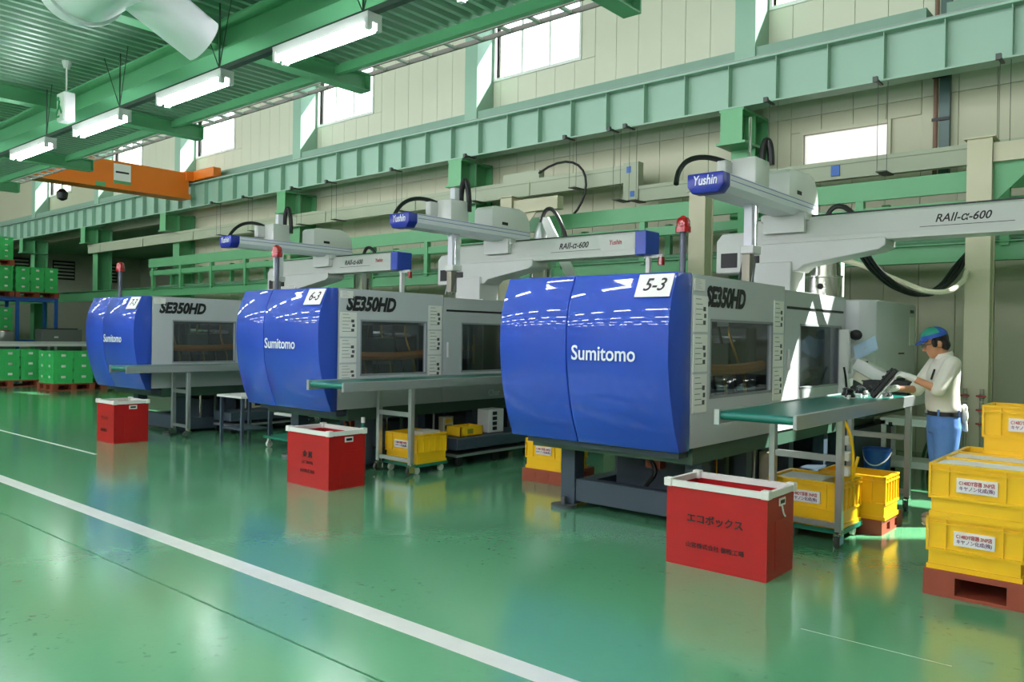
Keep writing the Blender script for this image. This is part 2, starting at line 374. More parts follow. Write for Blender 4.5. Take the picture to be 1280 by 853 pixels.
# crane runway girder
g = thing('crane_runway_girder', 'pale green crane runway girder with upright stiffeners along the wall', 'girder', (0, 11.75, 0))
B(-46, 4.9, -.008, .008, 5.17, 5.82).build('web', teal, g); B(-46, 4.9, -.14, .14, 5.15, 5.175).build('bottom_flange', teal, g)
B(-46, 4.9, -.16, .16, 5.82, 5.85).build('top_flange', teal, g); B(-46, 4.9, -.03, .03, 5.85, 5.92).build('rail', mat('rail_steel', '#7c8780', .4, metal=.6), g)
sm_ = B(-.006, .006, -.13, -.008, 5.175, 5.82).mesh('stiffener')
for k in range(66): place('stiffener', sm_, teal, g, (-46.4+k*.755+.03, 0, 0))
_c = [(-45.8, -45.8)]+[(c-.17, c+.17) for c in sorted(COLX[:6])]+[(-2.92, -2.67), (4.9, 4.9)]
for (_, a), (b, _) in zip(_c, _c[1:]):
    tag(B(a, b, 12.1, 12.576 if b < 1 else 12.552, 5.98, 6.2).build('wall_channel', mat('grey_teal', '#7fa08e', .5)), 'length of grey-green channel along the wall above the runway girder', 'channel', 'wall channel lengths')
hm = MB().box(-.02, .02, -.3, .02, -.03, 0).box(-.03, .03, -.3, -.24, -.05, .02).mesh('clamp'); _w = {}
for X in (-1.94, -3.39, -4.93, -7.38, -7.7, -8.64, -11.1, -13.3, -15.6, -17.0, -19.2, -20.8):
    zb = -1.23 if X > -7.5 else (-1.19 if X == -7.7 else -.88)
    if zb not in _w: _w[zb] = (MB().cyl((-.012, -.1, -.02), (-.012, -.1, zb), .004, n=5).cyl((.1, -.05, .0), (.1, -.05, zb), .004, n=5).mesh('hanger_wire'), B(-.025, .115, -.115, .25, zb-.015, zb).mesh('hook_bar'))
    t = thing('beam_clamp', 'dark beam clamp with thin hanger wires under the runway girder', 'clamp', (X, 11.75, 5.16), group='beam clamps')
    place('clamp', hm, mat('dark_steel', '#4a4f4c', .5, metal=.4), t); place('hanger_wire', _w[zb][0], MATS['dark_steel'], t); place('hook_bar', _w[zb][1], MATS['dark_steel'], t)
# wall trunking and conduits
tr = mat('trunking_paint', '#9fa88f', .45, var=.05)
o = thing('cable_trunking', 'long grey-beige cable trunking on the wall below the runway girder', 'trunking', (0, 11.96, 0))
B(-30, -7.648, -.06, .06, 4.28, 4.58).build('body', tr, o); B(-30, -7.648, -.075, -.06, 4.52, 4.59).build('lid_lip', tr, o)
for k in range(7): B(-29+k*3.2, -28.97+k*3.2, -.08, -.06, 4.28, 4.58).build('joint_strap', tr, o)
o = thing('cable_trunking', 'short upright trunking stepping down between the wall trunking runs', 'trunking', (-7.5, 11.96, 0))
B(-.15, .15, -.09, .08, 3.97, 4.62).build('body', tr, o); B(-.08, .0, -.1, -.09, 4.44, 4.55).build('sticker', bluep, o); B(.0, .08, -.1, -.09, 4.02, 4.12).build('sticker', bluep, o)
o = thing('cable_trunking', 'lower beige cable trunking on the wall under the small lit window', 'trunking', (0, 11.96, 0))
B(-7.35, 4.5, -.06, .06, 3.93, 4.19).build('body', tr, o); B(-7.35, 4.5, -.075, -.06, 4.14, 4.2).build('lid_lip', tr, o); B(-4.1, -3.98, -.085, -.06, 3.98, 4.13).build('sticker', bluep, o)
o = thing('junction_box', 'grey junction box with black cable on the upper trunking', 'junction box', (-9.95, 11.96, 4.585))
B(-.5, .4, -.06, .1, 0, .16).build('body', tr, o)
MB().tube(bez([(.39, -.05, .1), (1.3, -.2, .45), (2.0, -.18, .1), (1.6, -.18, -.9), (1.1, -.45, -1.0)]), .022).build('cable', rubber, o)
o = thing('cable_riser', 'dark vertical cable riser with brown conduits on the cream wall', 'cable riser', (-2.79, 12.5, 0))
B(-.03, .1, -.04, .06, 3.9, 9.5).build('channel', mat('dark_teal', '#3d5a55', .4), o); MB().cyl((-.08, -.03, 3.9), (-.08, -.03, 9.5), .03, n=8).build('conduit', mat('brown_pipe', '#7a5c4c', .5), o)
for k in range(9): B(-.12, .1, -.07, -.04, 4.1+k*.6, 4.14+k*.6).build('strap', black, o)
# green pipe rack along the wall
gr = thing('steel_rack', 'long green steel pipe rack bolted along the lower wall', 'rack', (0, 11.5, 0))
B(-24.4, 4.5, -.06, .0, 3.5, 3.76).build('fascia_beam', gsteel, gr); B(-24.4, 4.5, -.03, .03, 3.26, 3.4).build('mid_rail', gsteel, gr)
hbeam(MB(), 'x', -24.39, 4.5, 0, 2.62, 2.86, .16).build('lower_beam', gsteel, gr); B(-24.4, 4.5, .44, .52, 2.66, 2.8).build('rear_rail', gsteel, gr); B(-24.4, 4.5, .44, .52, 3.3, 3.4).build('rear_rail', gsteel, gr)
hbeam(MB(), 'x', -46, -24.4, 0, 2.55, 2.9, .2).build('lower_beam', gsteel, gr)
for y in (.15, .32): MB().cyl((-24.2, y, 2.91), (4.5, y, 2.91), .05, n=8).build('pipe', mat('dull_green_pipe', '#5f8a6c', .4), gr)
pmesh = B(-.05, .05, -.05, .05, 2.8, 3.5).mesh('post'); am = B(-.03, .03, .0, .5, 2.8, 2.865).mesh('arm')
for k in range(16):
    X = -24.2+k*1.72; place('post', pmesh, gsteel, gr, (X, 0, 0)); place('post', pmesh, gsteel, gr, (X+.2, .48, 0)); place('arm', am, gsteel, gr, (X, 0, 0))
# beige portal posts
def portal(X, label, top, beamto):
    t = thing('portal_post', label, 'post', (X, 10.8, 0))
    hbeam(MB(), 'x', 0, 0.0001, 0, 0, .01, .01)
    m = MB(); m.box(-.13, .13, -.13, -.115, 0, top); m.box(-.13, .13, .115, .13, 0, top); m.box(.1, .115, -.115, .115, 0, top); m.box(-.13, -.11, -.115, .115, 0, top)
    m.build('shaft', beige, t); B(-.2, .2, -.2, .2, 0, .02).build('base_plate', beige, t); B(-.16, .16, -.16, .16, top, top+.015).build('top_plate', beige, t)
    if beamto:
        B(.13, beamto-X, -.08, .08, top-.28, top-.06).build('cross_arm', beige, t)
        MB().prism([(.13, top-.28), (.6, top-.28), (.13, top-.75)], 'y', -.01, .01).build('gusset', gsteel if X > -4 else beige, t)
portal(-1.98, 'tall beige steel post rising beside the worker', 3.98, 1.5)
portal(-5.6, 'beige steel post behind the robot of the machine marked 5-3', 3.75, None)
portal(-9.3, 'beige steel post with side arm behind the robot of the machine marked 6-3', 4.02, -8.2)
# far left green posts under girder belong to columns; orange crane
c = thing('overhead_crane', 'orange overhead travelling crane bridge resting on the runway girder', 'crane', (-22.3, 0, 0))
B(-.2, .2, 5.9, 11.5, 5.5, 6.12).build('bridge_girder', orange, c, .01); B(-.3, .3, 5.9, 11.5, 5.36, 5.5).build('lower_flange', orange, c)
B(-1.3, 1.3, 11.62, 11.88, 5.92, 6.2).build('end_carriage', orange, c, .02)
B(-.25, .25, 11.4, 11.64, 5.9, 6.16).build('end_plate', orange, c)
for x in (-.9, .9): MB().cyl((x, 11.71, 5.99), (x, 11.79, 5.99), .07, n=14).build('wheel', MATS['dark_steel'], c)
B(-.205, -.2, 8.3, 8.75, 5.6, 6.0).build('sign', white, c); B(.2, .206, 9.4, 9.85, 5.6, 6.05).build('capacity_sign', white, c); B(.206, .21, 9.45, 9.8, 5.8, 5.85).build('print', ink, c); B(.2, .207, 9.4, 9.85, 5.51, 5.6).build('green_band', gsteel, c)
B(.3, .305, 8.9, 9.15, 5.37, 5.49).build('green_band', gsteel, c)
h = MB().cyl((0, 8.2, 5.4), (0, 8.2, 5.15), .015, n=6).build('hook_rope', rubber, c); MB().lathe([(.03, 0), (.12, .05), (.14, .2), (.06, .3)], 12, (0, 8.2, 4.9)).build('hook_block', black, h)
# ------------------------------------------------------------------ fluorescent lamps
tubem = mat('lit_tube', '#ffffff', .4, var=0, emit='#f6f4ff', es=LAMP_E)
def make_lamp():
    t = thing('fluorescent_lamp', 'lit twin-tube fluorescent lamp on the rail beside the deep girder', 'lamp', group='fluorescent lamps')
    MB().prism([(-.07, .1), (.07, .1), (.06, .03), (-.06, .03)], 'x', 0, 1.24).build('housing', white, t)
    for y in (-.045, .045):
        MB().cyl((.04, y, 0), (1.2, y, 0), .02, n=10).build('tube', tubem, t)
        for x in (.0, 1.2): B(x, x+.04, y-.022, y+.022, -.025, .06).build('socket', white, t)
    return t
lamp = make_lamp(); first = True
railm = mat('lighting_rail', '#4a5a50', .5, metal=.4)
for yy, xs in ((3.87, [-3.86-2.07*k for k in range(-1, 12)]), (.72, [-5+2.07*k for k in range(-8, 4)]), (-1.9, [-5+2.07*k for k in range(-8, 4)]), (-4.7, [-5+2.07*k for k in range(-8, 4)]), (-7.4, [-5+2.07*k for k in range(-8, 4)])):
    for x in xs:
        x = round(x, 3)
        if first: lamp.location = (x, yy, 3.88); first = False
        else: dup(lamp, (x, yy, 3.88), None, {3.87: None, .72: 'lit twin-tube fluorescent lamp on the rail over the near aisle', -1.9: 'lit twin-tube fluorescent lamp on the third lighting rail from the machines', -4.7: 'lit twin-tube fluorescent lamp on the fourth lighting rail from the machines', -7.4: 'lit twin-tube fluorescent lamp on the hindmost lighting rail'}[yy])
    r = thing('lighting_rail', {3.87: 'dark lighting rail carrying the lamp row beside the deep girder', .72: 'dark lighting rail carrying the lamp row over the near aisle', -1.9: 'dark lighting rail carrying the third lamp row from the machines', -4.7: 'dark lighting rail carrying the fourth lamp row from the machines', -7.4: 'dark lighting rail carrying the hindmost lamp row'}[yy], 'lighting rail', (0, yy, 0))
    B(-30, 4.5, -.03, .03, 3.98, 4.02).build('rail', railm, r)
    for k in range(13):
        X = -27.6+k*2.07; m = MB().cyl((X, 0, 4.02), (X, 0, 4.62), .008, n=6)
        for d in (-.3, .3):
            if all(min(abs(X-c), abs(X+d-c)) > .1 and (X-c)*(X+d-c) > 0 for c in CBX): m.cyl((X, 0, 4.02), (X+d, -.05, 4.62), .005, n=5)
        m.build('hanger', railm, r)
# exit sign hanging over the aisle
e = thing('exit_sign', 'white box exit sign with green pictogram hanging on a rod', 'exit sign', (-9.7, 3.6, 0))
B(-.1, .1, -.06, .06, 3.92, 4.24).build('case', white, e, .01); B(-.09, .09, -.066, -.06, 3.93, 4.23).build('face', mat('exit_face', '#e9efe6', .4), e)

pg = mat('exit_green', '#1f9a55', .4)
MB().cyl((-.04, -.07, 4.17), (-.04, -.075, 4.17), .025, n=12).obox((-.02, -.072, 4.1), (.04, .005, .1), (0, .3, 0)).obox((.03, -.072, 4.04), (.03, .005, .1), (0, -.6, 0)).obox((-.06, -.072, 4.03), (.03, .005, .1), (0, .6, 0)).box(-.08, .0, -.074, -.07, 3.96, 3.98).build('pictogram', pg, e)
MB().cyl((0, 0, 4.26), (0, 0, 4.62), .01, n=6).lathe([(.03, 0), (.05, .06), (.05, .1)], 10, (0, 0, 4.52)).build('hanging_rod', greyw, e)
# air duct with nozzles
d = thing('air_duct', 'thick white round air duct with angled outlet nozzle under the deck', 'duct', (0, 0, 0))
dw = mat('duct_wrap', '#dfe3e2', .45, var=.03)
MB().cyl((-6.6, 2.55, 4.27), (-3.9, 2.55, 4.27), .3, n=28).build('main_pipe', dw, d)
MB().cyl((-6.6, 2.55, 4.27), (-6.55, 2.55, 4.27), .325, n=28).build('flange_ring', dw, d)
MB().lathe([(.3, 0), (.3, .06), (.26, .2), (.16, .3)], 24).build('end_cone', dw, d, loc=(-6.6, 2.55, 4.27), rot=(0, -PI/2, 0))
MB().cyl((-6.1, 2.6, 4.24), (-6.1, 3.28, 3.92), .185, n=28).build('nozzle', dw, d)
MB().cyl((-5.3, 2.55, 4.56), (-5.3, 2.55, 4.62), .05, n=8).build('hanger', dw, d)
# ------------------------------------------------------------------ injection moulding machines
PROF = [(.70, .20), (.87, .12), (1.09, .055), (1.31, .015), (1.52, 0), (1.74, .005), (1.92, .045), (2.03, .09), (2.11, .135)]
def prof_y(z):
    for (z0, y0), (z1, y1) in zip(PROF, PROF[1:]):
        if z <= z1: return y0+(y1-y0)*(z-z0)/(z1-z0)
    return PROF[-1][1]
def smooth_prof():
    out = []
    for i in range(29):
        z = .70+1.41*i/28; out.append((z, (prof_y(max(z-.06, .70))+prof_y(z)+prof_y(min(z+.06, 2.11)))/3))
    return out
SP = smooth_prof()
inner = mat('machine_interior', '#4a5054', .6); iron = mat('machined_iron', '#6d7274', .35, metal=.8)
copper = mat('orange_tube', '#c4762a', .35, metal=.3); brass = mat('brass_fittings', '#b09048', .35, metal=.7)
def machine(X, Y, num, P, label, rear, beacon, seam, tx):
    bl, w1a, w1b, dr, w2a, w2b, en = P
    t = thing('injection_moulding_machine', label, 'machine', (X, Y, 0), group='injection moulding machines')
    # blue end cover in two shells
    for (xa, xb) in ((-1.70, seam-.0035), (seam+.0035, 0)):
        poly = [(y, z) for z, y in SP]+[(bl-.005, 2.115), (bl-.005, .70)]
        MB().prism(poly, 'x', xa, xb).build('end_cover', blue, t, .012, 2, angle=25)
    B(-1.2, -1.0, .21, .3, 2.115, 2.12).build('cover_plate', blue, t)
    # number sign leaning with the cover
    s = Vector((0, .135-.045, 2.11-1.92)); ang = math.atan2(s.y, s.z)
    sg = MB().box(-.155, .155, -.002, .004, -.1, .1).build('number_sign', paper, t, loc=(-.17, .072, 2.005), rot=(-ang, 0, 0))
    sg['label'] = 'white number sign'
    text(num, .155, ink, sg, (0, -.005, 0), FRONT, shear=.25, bold=.008, sx=.95)
    text('Sumitomo', .17, inkw, t, (tx, -.004, 1.46), (PI/2, 0, 0), bold=.012, sx=.88)
    # side doors with viewing windows (openings are real)
    def sheet(y0, y1, za, zb):
        sh = B(0, .007, y0, y1, za, zb).build('notice_sheet', paper, t); w, h = y1-y0, zb-za; pm_ = MB()
        for k in range(6): pm_.box(.007, .0078, y0+.12*w, y0+(.5+.1*(k % 3))*w, zb-(.1+.14*k)*h, zb-(.085+.14*k)*h)
        if h > .2:
            for k in range(3): pm_.box(.007, .008, y0+(.66+.06*(k % 2))*w, y0+(.84+.04*(k % 2))*w, zb-(.42+.19*k)*h, zb-(.30+.19*k)*h)
        pm_.build('print', mat('grey_print', '#4a4c52', .6, var=0), sh)
    def door(y0, y1, wa, wb_, z1, nm):
        m = MB(); z0 = .72; th = .045
        m.box(-th, 0, y0, y1, z0, 1.12); m.box(-th, 0, y0, y1, 1.74, z1); m.box(-th, 0, y0, wa, 1.12, 1.74); m.box(-th, 0, wb_, y1, 1.12, 1.74)
        d = m.build(nm, grey, t)
        B(-.03, -.022, wa-.01, wb_+.01, 1.11, 1.75).build('viewing_pane', glass_dk, d)
        fr = MB()
        for q in ((wa-.015, wb_+.015, 1.1, 1.12), (wa-.015, wb_+.015, 1.74, 1.76), (wa-.015, wa, 1.1, 1.76), (wb_, wb_+.015, 1.1, 1.76)): fr.box(-.005, .004, q[0], q[1], q[2], q[3])
        fr.build('pane_frame', mat('pane_frame', '#8f9498', .4), d)
        return d
    door(bl, dr-.01, w1a, w1b, 2.11, 'side_door'); d2 = door(dr, en, w2a, w2b, 2.08, 'side_door')
    B(-.005, .006, dr+.05, en-.08, 1.9, 1.925).build('door_slot', black, d2)
    B(0, .03, dr+.06, dr+.09, 1.3, 1.5).build('door_handle', greyw, d2, .006)
    B(-1.66, -.02, bl, w1a, 2.09, 2.11).build('top_panel', grey, t); B(-1.66, -.1, w1b, w2a, 2.05, 2.07).build('top_panel', grey, t)
    B(-1.66, -.02, en-.03, en, .9, 2.08).build('rear_panel', grey, t); B(-1.68, -1.64, bl, en, .72, 2.11).build('far_side_panel', grey, t)
    # interior: platens, tie bars, hoses
    B(-.86, -.1, 2.82, 3.4, .8, 2.073).build('stationary_platen', iron, t, .01)
    if num == '5-3': B(-1.66, -.02, 1.05, 1.19, 2.07, 2.112).build('roof_bar', grey, t)
    it = B(-1.62, -.06, bl, en-.04, .74, .8).build('machine_bed', inner, t)
    B(-1.62, -1.55, bl, en-.04, .8, 2.05).build('interior_back', inner, t)
    for y in (w1a+.22, w1b+.14, w2a+.45): B(-1.4, -.3, y, y+.22, .85, 1.72).build('platen', iron, t, .02)
    for z in (1.0, 1.58):
        for x in (-1.25, -.42): MB().cyl((x, bl, z), (x, w2b, z), .05, n=12).build('tie_bar', chrome, t)
    MB().tube(bez([(-.14, w1a-.1, 1.34), (-.1, (w1a+w1b)/2, 1.30), (-.14, w1b+.1, 1.35)]), .05).build('orange_hose', copper, t)
    for k in range(5):
        y = w1a+.15+k*.2; MB().tube(bez([(-.15, y, 1.0), (-.1, y+.1, 1.25), (-.2, y-.12, 1.4), (-.3, y, 1.7)]), .014, 6).build('hose', rubber if k % 2 else brass, t)
    for k in range(4): MB().cyl((-.2, w2a+.2+k*.12, 1.2), (-.2, w2a+.2+k*.12, 1.6), .012, n=6).cyl((-.2, w2a+.2+k*.12, 1.38), (-.2, w2a+.2+k*.12, 1.46), .024, n=8).build('fitting', chrome if k % 2 else brass, t)
    B(-.35, -.15, w1a+.3, w1a+.65, 1.22, 1.55).build('mould_block', iron, t, .01); B(-.4, -.12, w2a+.7, w2a+1.05, 1.15, 1.6).build('mould_block', mat('dark_mould', '#50473e', .4, metal=.5), t, .01)
    # model lettering and notices
    text('SE350HD', .222, ink, t, (.003, bl+(.59 if num == '5-3' else .47), 1.935), SIDE, shear=.28, bold=.05, sx=.84)
    zs = {'5-3': ((1.98, 2.075), (1.65, 1.94), (1.33, 1.63), (1.0, 1.31)), '6-3': ((2.0, 2.085), (1.56, 1.84), (1.26, 1.54), (1.0, 1.24)), '7-3': ((2.0, 2.085),)}[num]
    for k, (za, zb) in enumerate(zs):
        sheet(bl+.02, bl+(.2 if k == 0 else .255), za, zb)
    for k in range(3 if num != '7-3' else 0): sheet(dr-.27, dr-.04, 1.02+k*.32, 1.325+k*.32)
    # sill, base frame
    B(-1.66, -.02, .45, en+1.2, .58, .72).build('sill_beam', dgreen, t); B(-1.6, -.06, .3, .5, .64, .70).build('cover_floor', dark, t)
    for x in (-1.52, -.22): B(x, x+.16, .70, .86, .03, .58).build('base_post', dark, t, .006)
    B(-1.36, -.22, .72, .84, .06, .27).build('base_cross_beam', dark, t, .006)
    for x in (-1.52, -.22): B(x, x+.16, .86, en+1.2, .05, .22).build('base_side_beam', dark, t)
    for y in (1.6, 2.6, 3.6, en+.9):
        for x in (-1.5, -.2): B(x, x+.12, y, y+.12, .05, .58).build('base_post', dark, t)
    for x in (-1.45, -.14):
        for y in (.66, 2.6, en+1.0): MB().cyl((x, y, 0), (x, y, .03), .12, n=16).cyl((x, y, .03), (x, y, .1), .025, n=8).build('levelling_foot', mat('foot_grey', '#565c60', .5, metal=.3), t)
    B(-1.3, -.4, 1.3, 1.9, .15, .5).build('hydraulic_tank', dark, t, .02); B(-1.3, -.45, 2.2, 3.4, .1, .55).build('cabinet', inner, t)
    for k, y in enumerate((1.15, 1.42, 1.95, 2.15)): MB().cyl((-.16-.03*(k % 2), y, .1), (-.16-.03*(k % 2), y, .58), .014+.008*(k % 2), n=8).build('pipe', (chrome, dgreen, greyw, dark)[k], t)
    MB().tube(bez([(-.7, .95, .5), (-.5, .9, .3), (-.9, 1.0, .3), (-.8, 1.1, .08)]), .02, 6).build('hose', rubber, t)
    B(-.75, -.6, .95, 1.05, .42, .5).build('valve_block', mat('valve_red', '#a24a30', .5), t)
    bxm = B(-.14, -.04, 2.02, 2.2, .25, .52).build('breaker_box', beige, t, .005)
    for k in range(3): B(-.042, -.036, 2.05, 2.17, .28+k*.08, .33+k*.08).build('breaker_slot', ink if k < 2 else yel, bxm)
    # injection end
    m = MB().prism([(-1.5, en+.02), (-.1, en+.02), (.14, en+.02), (.3, en+.14), (.3, rear), (-1.5, rear)], 'z', 1.15, 2.06)
    ic = m.build('injection_cover', grey, t, .015); B(.3, .304, rear-.28, rear-.06, 1.55, 1.9).build('notice_sheet', notice, ic); B(.3, .304, rear-.26, rear-.1, 1.95, 1.99).build('print', ink, ic)
    B(.3, .303, rear-.75, rear-.5, 1.44, 1.46).build('print', ink, ic)
    B(-1.4, .2, en+.1, rear-.05, .72, 1.15).build('injection_unit', inner, t); B(-1.3, .1, en+.1, rear-.05, .05, .58).build('injection_base', dark, t)
    # signal lamp
    bx, by = beacon
    sp = MB().cyl((bx, by, 2.11), (bx, by, 2.55), .028, n=12).build('signal_pole', mat('pole_grey', '#5c6270', .4, metal=.3), t)
    MB().lathe([(.07, 0), (.07, .05), (.062, .055), (.062, .1), (.05, .13), (.02, .15)], 16, (bx, by, 2.55)).build('signal_lens', redl, sp)
    return t
P1 = (.37, .70, 1.94, 2.24, 2.65, 3.85, 3.99); P2 = (.28, .61, 1.64, 1.95, 2.30, 3.5, 3.75)
m1 = machine(-3.05, 5.39, '5-3', P1, 'blue and grey moulding machine marked 5-3 beside the worker', 5.75, (-.5, 1.12), -.965, -.595)
m2 = machine(-7.44, 5.39, '6-3', P2, 'blue and grey moulding machine marked 6-3 between two others', 5.6, (-1.46, .42), -1.09, -.74)
CURT = mat('sun_mottled_sheet', '#7f93a4', .35, metal=.3, var=.3, vscale=5)  # mottled grey-blue paints in the sun reflections on the curtain behind the window
m3 = machine(-11.95, 5.39, '7-3', P2, 'blue and grey moulding machine marked 7-3 near the green crates', 5.6, (-1.42, .42), -1.06, -.70)
B(-.13, -.12, P1[4]-.02, P1[5]+.02, 1.08, 1.8).build('inner_sheet', CURT, m1)
text('Char', .12, inkw, m2, (.004, 2.95, .80), SIDE, bold=.02)
# ------------------------------------------------------------------ take-out robots
shell = mat('robot_shell', '#d9dbd6', .35, var=.02); beamc = mat('robot_beam', '#cfd2cb', .35, var=.03); kick = mat('anodised_beam', '#ececf4', .3, metal=0, var=.02)
stripe = mat('violet_line', '#8f92c8', .4, var=0)
def robot(X, kx, num, label, rod):
    Y = 8.5; t = thing('takeout_robot', label, 'robot', (X, Y, 2.07), group='take-out robots')
    z = lambda a: a-2.07
    B(.02, .5, -.2, .2, 0, z(2.42)).build('pedestal', shell, t, .01); B(-.05, .6, -.24, .24, 0, .03).build('base_plate', shell, t)
    MB().prism([(0, z(2.62)), (0, z(2.36)), (.05, z(2.32)), (.55, z(2.32)), (.62, z(2.38)), (1.35, z(2.50)), (1.42, z(2.54)), (1.42, z(2.62))], 'y', -.17, .17).build('bracket', shell, t, .008)
    bm_ = MB().prism([(-.15, z(2.60)), (.15, z(2.60)), (.15, z(2.86)), (.12, z(2.88)), (-.12, z(2.88)), (-.15, z(2.86))], 'x', 0, 3.0).build('traverse_beam', beamc, t)
    B(.02, 3.0, -.156, -.15, z(2.665), z(2.675)).build('groove', greyw, bm_); B(.02, 3.0, -.1, .0, z(2.88), z(2.90)).build('guide_rail', rubber, t)
    B(3.0, 3.16, -.155, .155, z(2.595), z(2.885)).build('end_cap', mat('mid_blue_plastic', '#2f4fc0', .35), t, .01)
    text('RAⅡ-α-600', .105, ink, t, (2.08, -.153, z(2.76)), FRONT, shear=.3, bold=.016, sx=.95); B(1.72, 2.5, -.153, -.15, z(2.69), z(2.695)).build('underline', ink, t)
    text('Yushin', .085, inkr, t, (2.72, -.153, z(2.765)), FRONT, shear=.2, bold=.012, sx=.8)
    MB().prism([(-.35, z(2.32)), (0, z(2.32)), (0, z(2.76)), (-.28, z(2.76)), (-.35, z(2.68))], 'y', -.2, .1).build('motor_box', shell, t, .01); B(-.29, -.1, -.206, -.2, z(2.38), z(2.54)).build('vent', ink, t)
    B(-.02, .14, -.19, -.12, z(2.4), z(2.5)).build('connector', black, t)
    # carriage and kick-stroke beam
    c = kx-X
    B(c-.25, c+.25, -.22, .24, z(2.84), z(2.92)).build('carriage', shell, t, .01); B(c-.22, c+.22, -.23, -.16, z(2.72), z(2.92)).build('carriage_plate', shell, t)
    kb = MB().prism([(c-.17, z(3.06)), (c+.17, z(3.06)), (c+.17, z(2.95)), (c+.12, z(2.90)), (c-.12, z(2.90)), (c-.17, z(2.95))], 'y', -1.85, .3).build('kick_beam', kick, t)
    for q in (z(3.045), z(3.0)): B(c+.17, c+.172, -1.84, .3, q, q+.008).build('stripe', stripe, kb)
    kc = MB().prism([(c-.175, z(3.065)), (c+.175, z(3.065)), (c+.175, z(2.95)), (c+.125, z(2.885)), (c-.125, z(2.885)), (c-.175, z(2.95))], 'y', -2.0, -1.85).build('kick_end_cap', capblue, t, .015, 2)
    text('Yushin', .12, inkw, kc, (c, -2.003, z(2.995)), FRONT, shear=.2, bold=.015, sx=.72)
    MB().prism([(-.5, z(3.06)), (-.5, z(3.30)), (-.45, z(3.34)), (.05, z(3.36)), (.2, z(3.32)), (.29, z(3.2)), (.31, z(3.06))], 'x', c-.16, c+.17).build('drive_housing', white, t, .012, 2)
    B(c+.171, c+.173, -.3, -.18, z(3.1), z(3.14)).build('slot', ink, t)
    # vertical arm
    B(c-.12, c+.14, -1.25, -.92, z(3.0), z(3.33)).build('arm_housing', shell, t, .02, 2); B(c-.2, c-.1, -1.38, -1.2, z(3.12), z(3.3)).build('motor', greyw, t, .01)
    top = 3.75 if rod else 3.62
    B(c-.03, c+.05, -1.1, -1.0, z(3.3), z(top-.12)).build('vertical_profile', kick, t) if not rod else MB().cyl((c, -1.08, z(3.3)), (c, -1.08, z(top)), .014, n=8).build('vertical_rod', chrome, t)
    MB().tube(bez([(c+.05, -.98, z(3.34)), (c+.05, -.98, z(top+.1)), (c+.14, -.92, z(top+.1)), (c+.14, -.92, z(3.2))]) if not rod else bez([(c+.07, -.95, z(3.3)), (c+.07, -.95, z(3.62)), (c+.14, -.9, z(3.62)), (c+.14, -.9, z(3.3))]), .035).build('cable_carrier', rubber, t)
    MB().tube(bez([(c-.12, -1.2, z(3.28)), (c-.35, -1.3, z(3.42)), (c-.55, -1.5, z(3.4)), (c-.45, -1.7, z(3.06))]), .026).build('cable_loop', rubber, t)
    B(c-.02, c+.06, -1.14, -1.0, z(2.45), z(2.9)).build('vertical_arm', kick, t); MB().cyl((c+.08, -1.1, z(2.5)), (c+.08, -1.1, z(2.88)), .012, n=8).build('slide_rod', chrome, t)
    B(c-.05, c+.09, -1.16, -.98, z(2.42), z(2.5)).build('wrist', shell, t, .008)
    gp = B(c-.04, c+.04, -1.13, -1.03, z(2.15), z(2.42)).build('gripper', mat('dull_alloy', '#8f8c7c', .4, metal=.4), t)
    for k in range(3): MB().cyl((c-.08+k*.07, -1.12, z(2.12)), (c-.06+k*.06, -1.05, z(2.38)), .012, n=6).build('gripper_finger', iron, gp)
    B(3.05, 3.3, -.02, .02, z(2.56), z(2.6)).build('bracket_bar', white, t); MB().cyl((3.28, 0, z(2.47)), (3.28, 0, z(2.57)), .04, n=12).build('warning_lamp', redl, t)
    B(3.08, 3.13, -.03, .03, z(2.2), z(2.58)).build('support_leg', white, t)
    return t
robot(-3.76, -3.34, 1, 'white take-out robot reaching over the machine marked 5-3', True)
robot(-8.2, -7.38, 2, 'white take-out robot reaching over the machine marked 6-3', False)
robot(-12.66, -11.36, 3, 'white take-out robot reaching over the machine marked 7-3', False)
# material hoppers
def hopper(X, Y, label, s=1, cone=False):
    t = thing('material_hopper', label, 'hopper', (X, Y, 2.06), group='material hoppers')
    MB().lathe([(.22, 0), (.22, .27), (.23, .28), (.23, .3)], 24).build('lower_drum', steel, t); MB().lathe([(.17, .3), (.17, .6*s), (.18, .62*s)], 24).build('upper_drum', steel, t)
    MB().cyl((.03, -.215, .17), (.03, -.23, .17), .035, n=12).build('sight_port', black, t); B(.2, .24, -.03, .03, .05, .55).build('level_tube', chrome, t)
    MB().lathe([(.1, .6*s), (.1, .68*s), (.04, .78*s)], 16).build('loader_cap', alu, t)
    MB().tube(bez([(0, 0, .75*s), (.05, 0, 1.0*s), (.3, 0, .95*s), (.45, .05, .6*s)]), .03).build('suction_hose', rubber, t)
    if cone: MB().prism([(.62, .2), (.82, .2), (.14, 1.34), (-.02, 1.34)], 'y', -.02, .02).build('loader_chute', white, t)
    return t
hopper(-3.42, 9.75, 'stainless steel material hopper on the machine marked 5-3', 1.25)
hopper(-7.65, 9.6, 'material hopper with white chute on the machine marked 6-3', 1.62, True)
hopper(-11.88, 9.6, 'material hopper on the machine marked 7-3 behind its robot arm', 1.25)
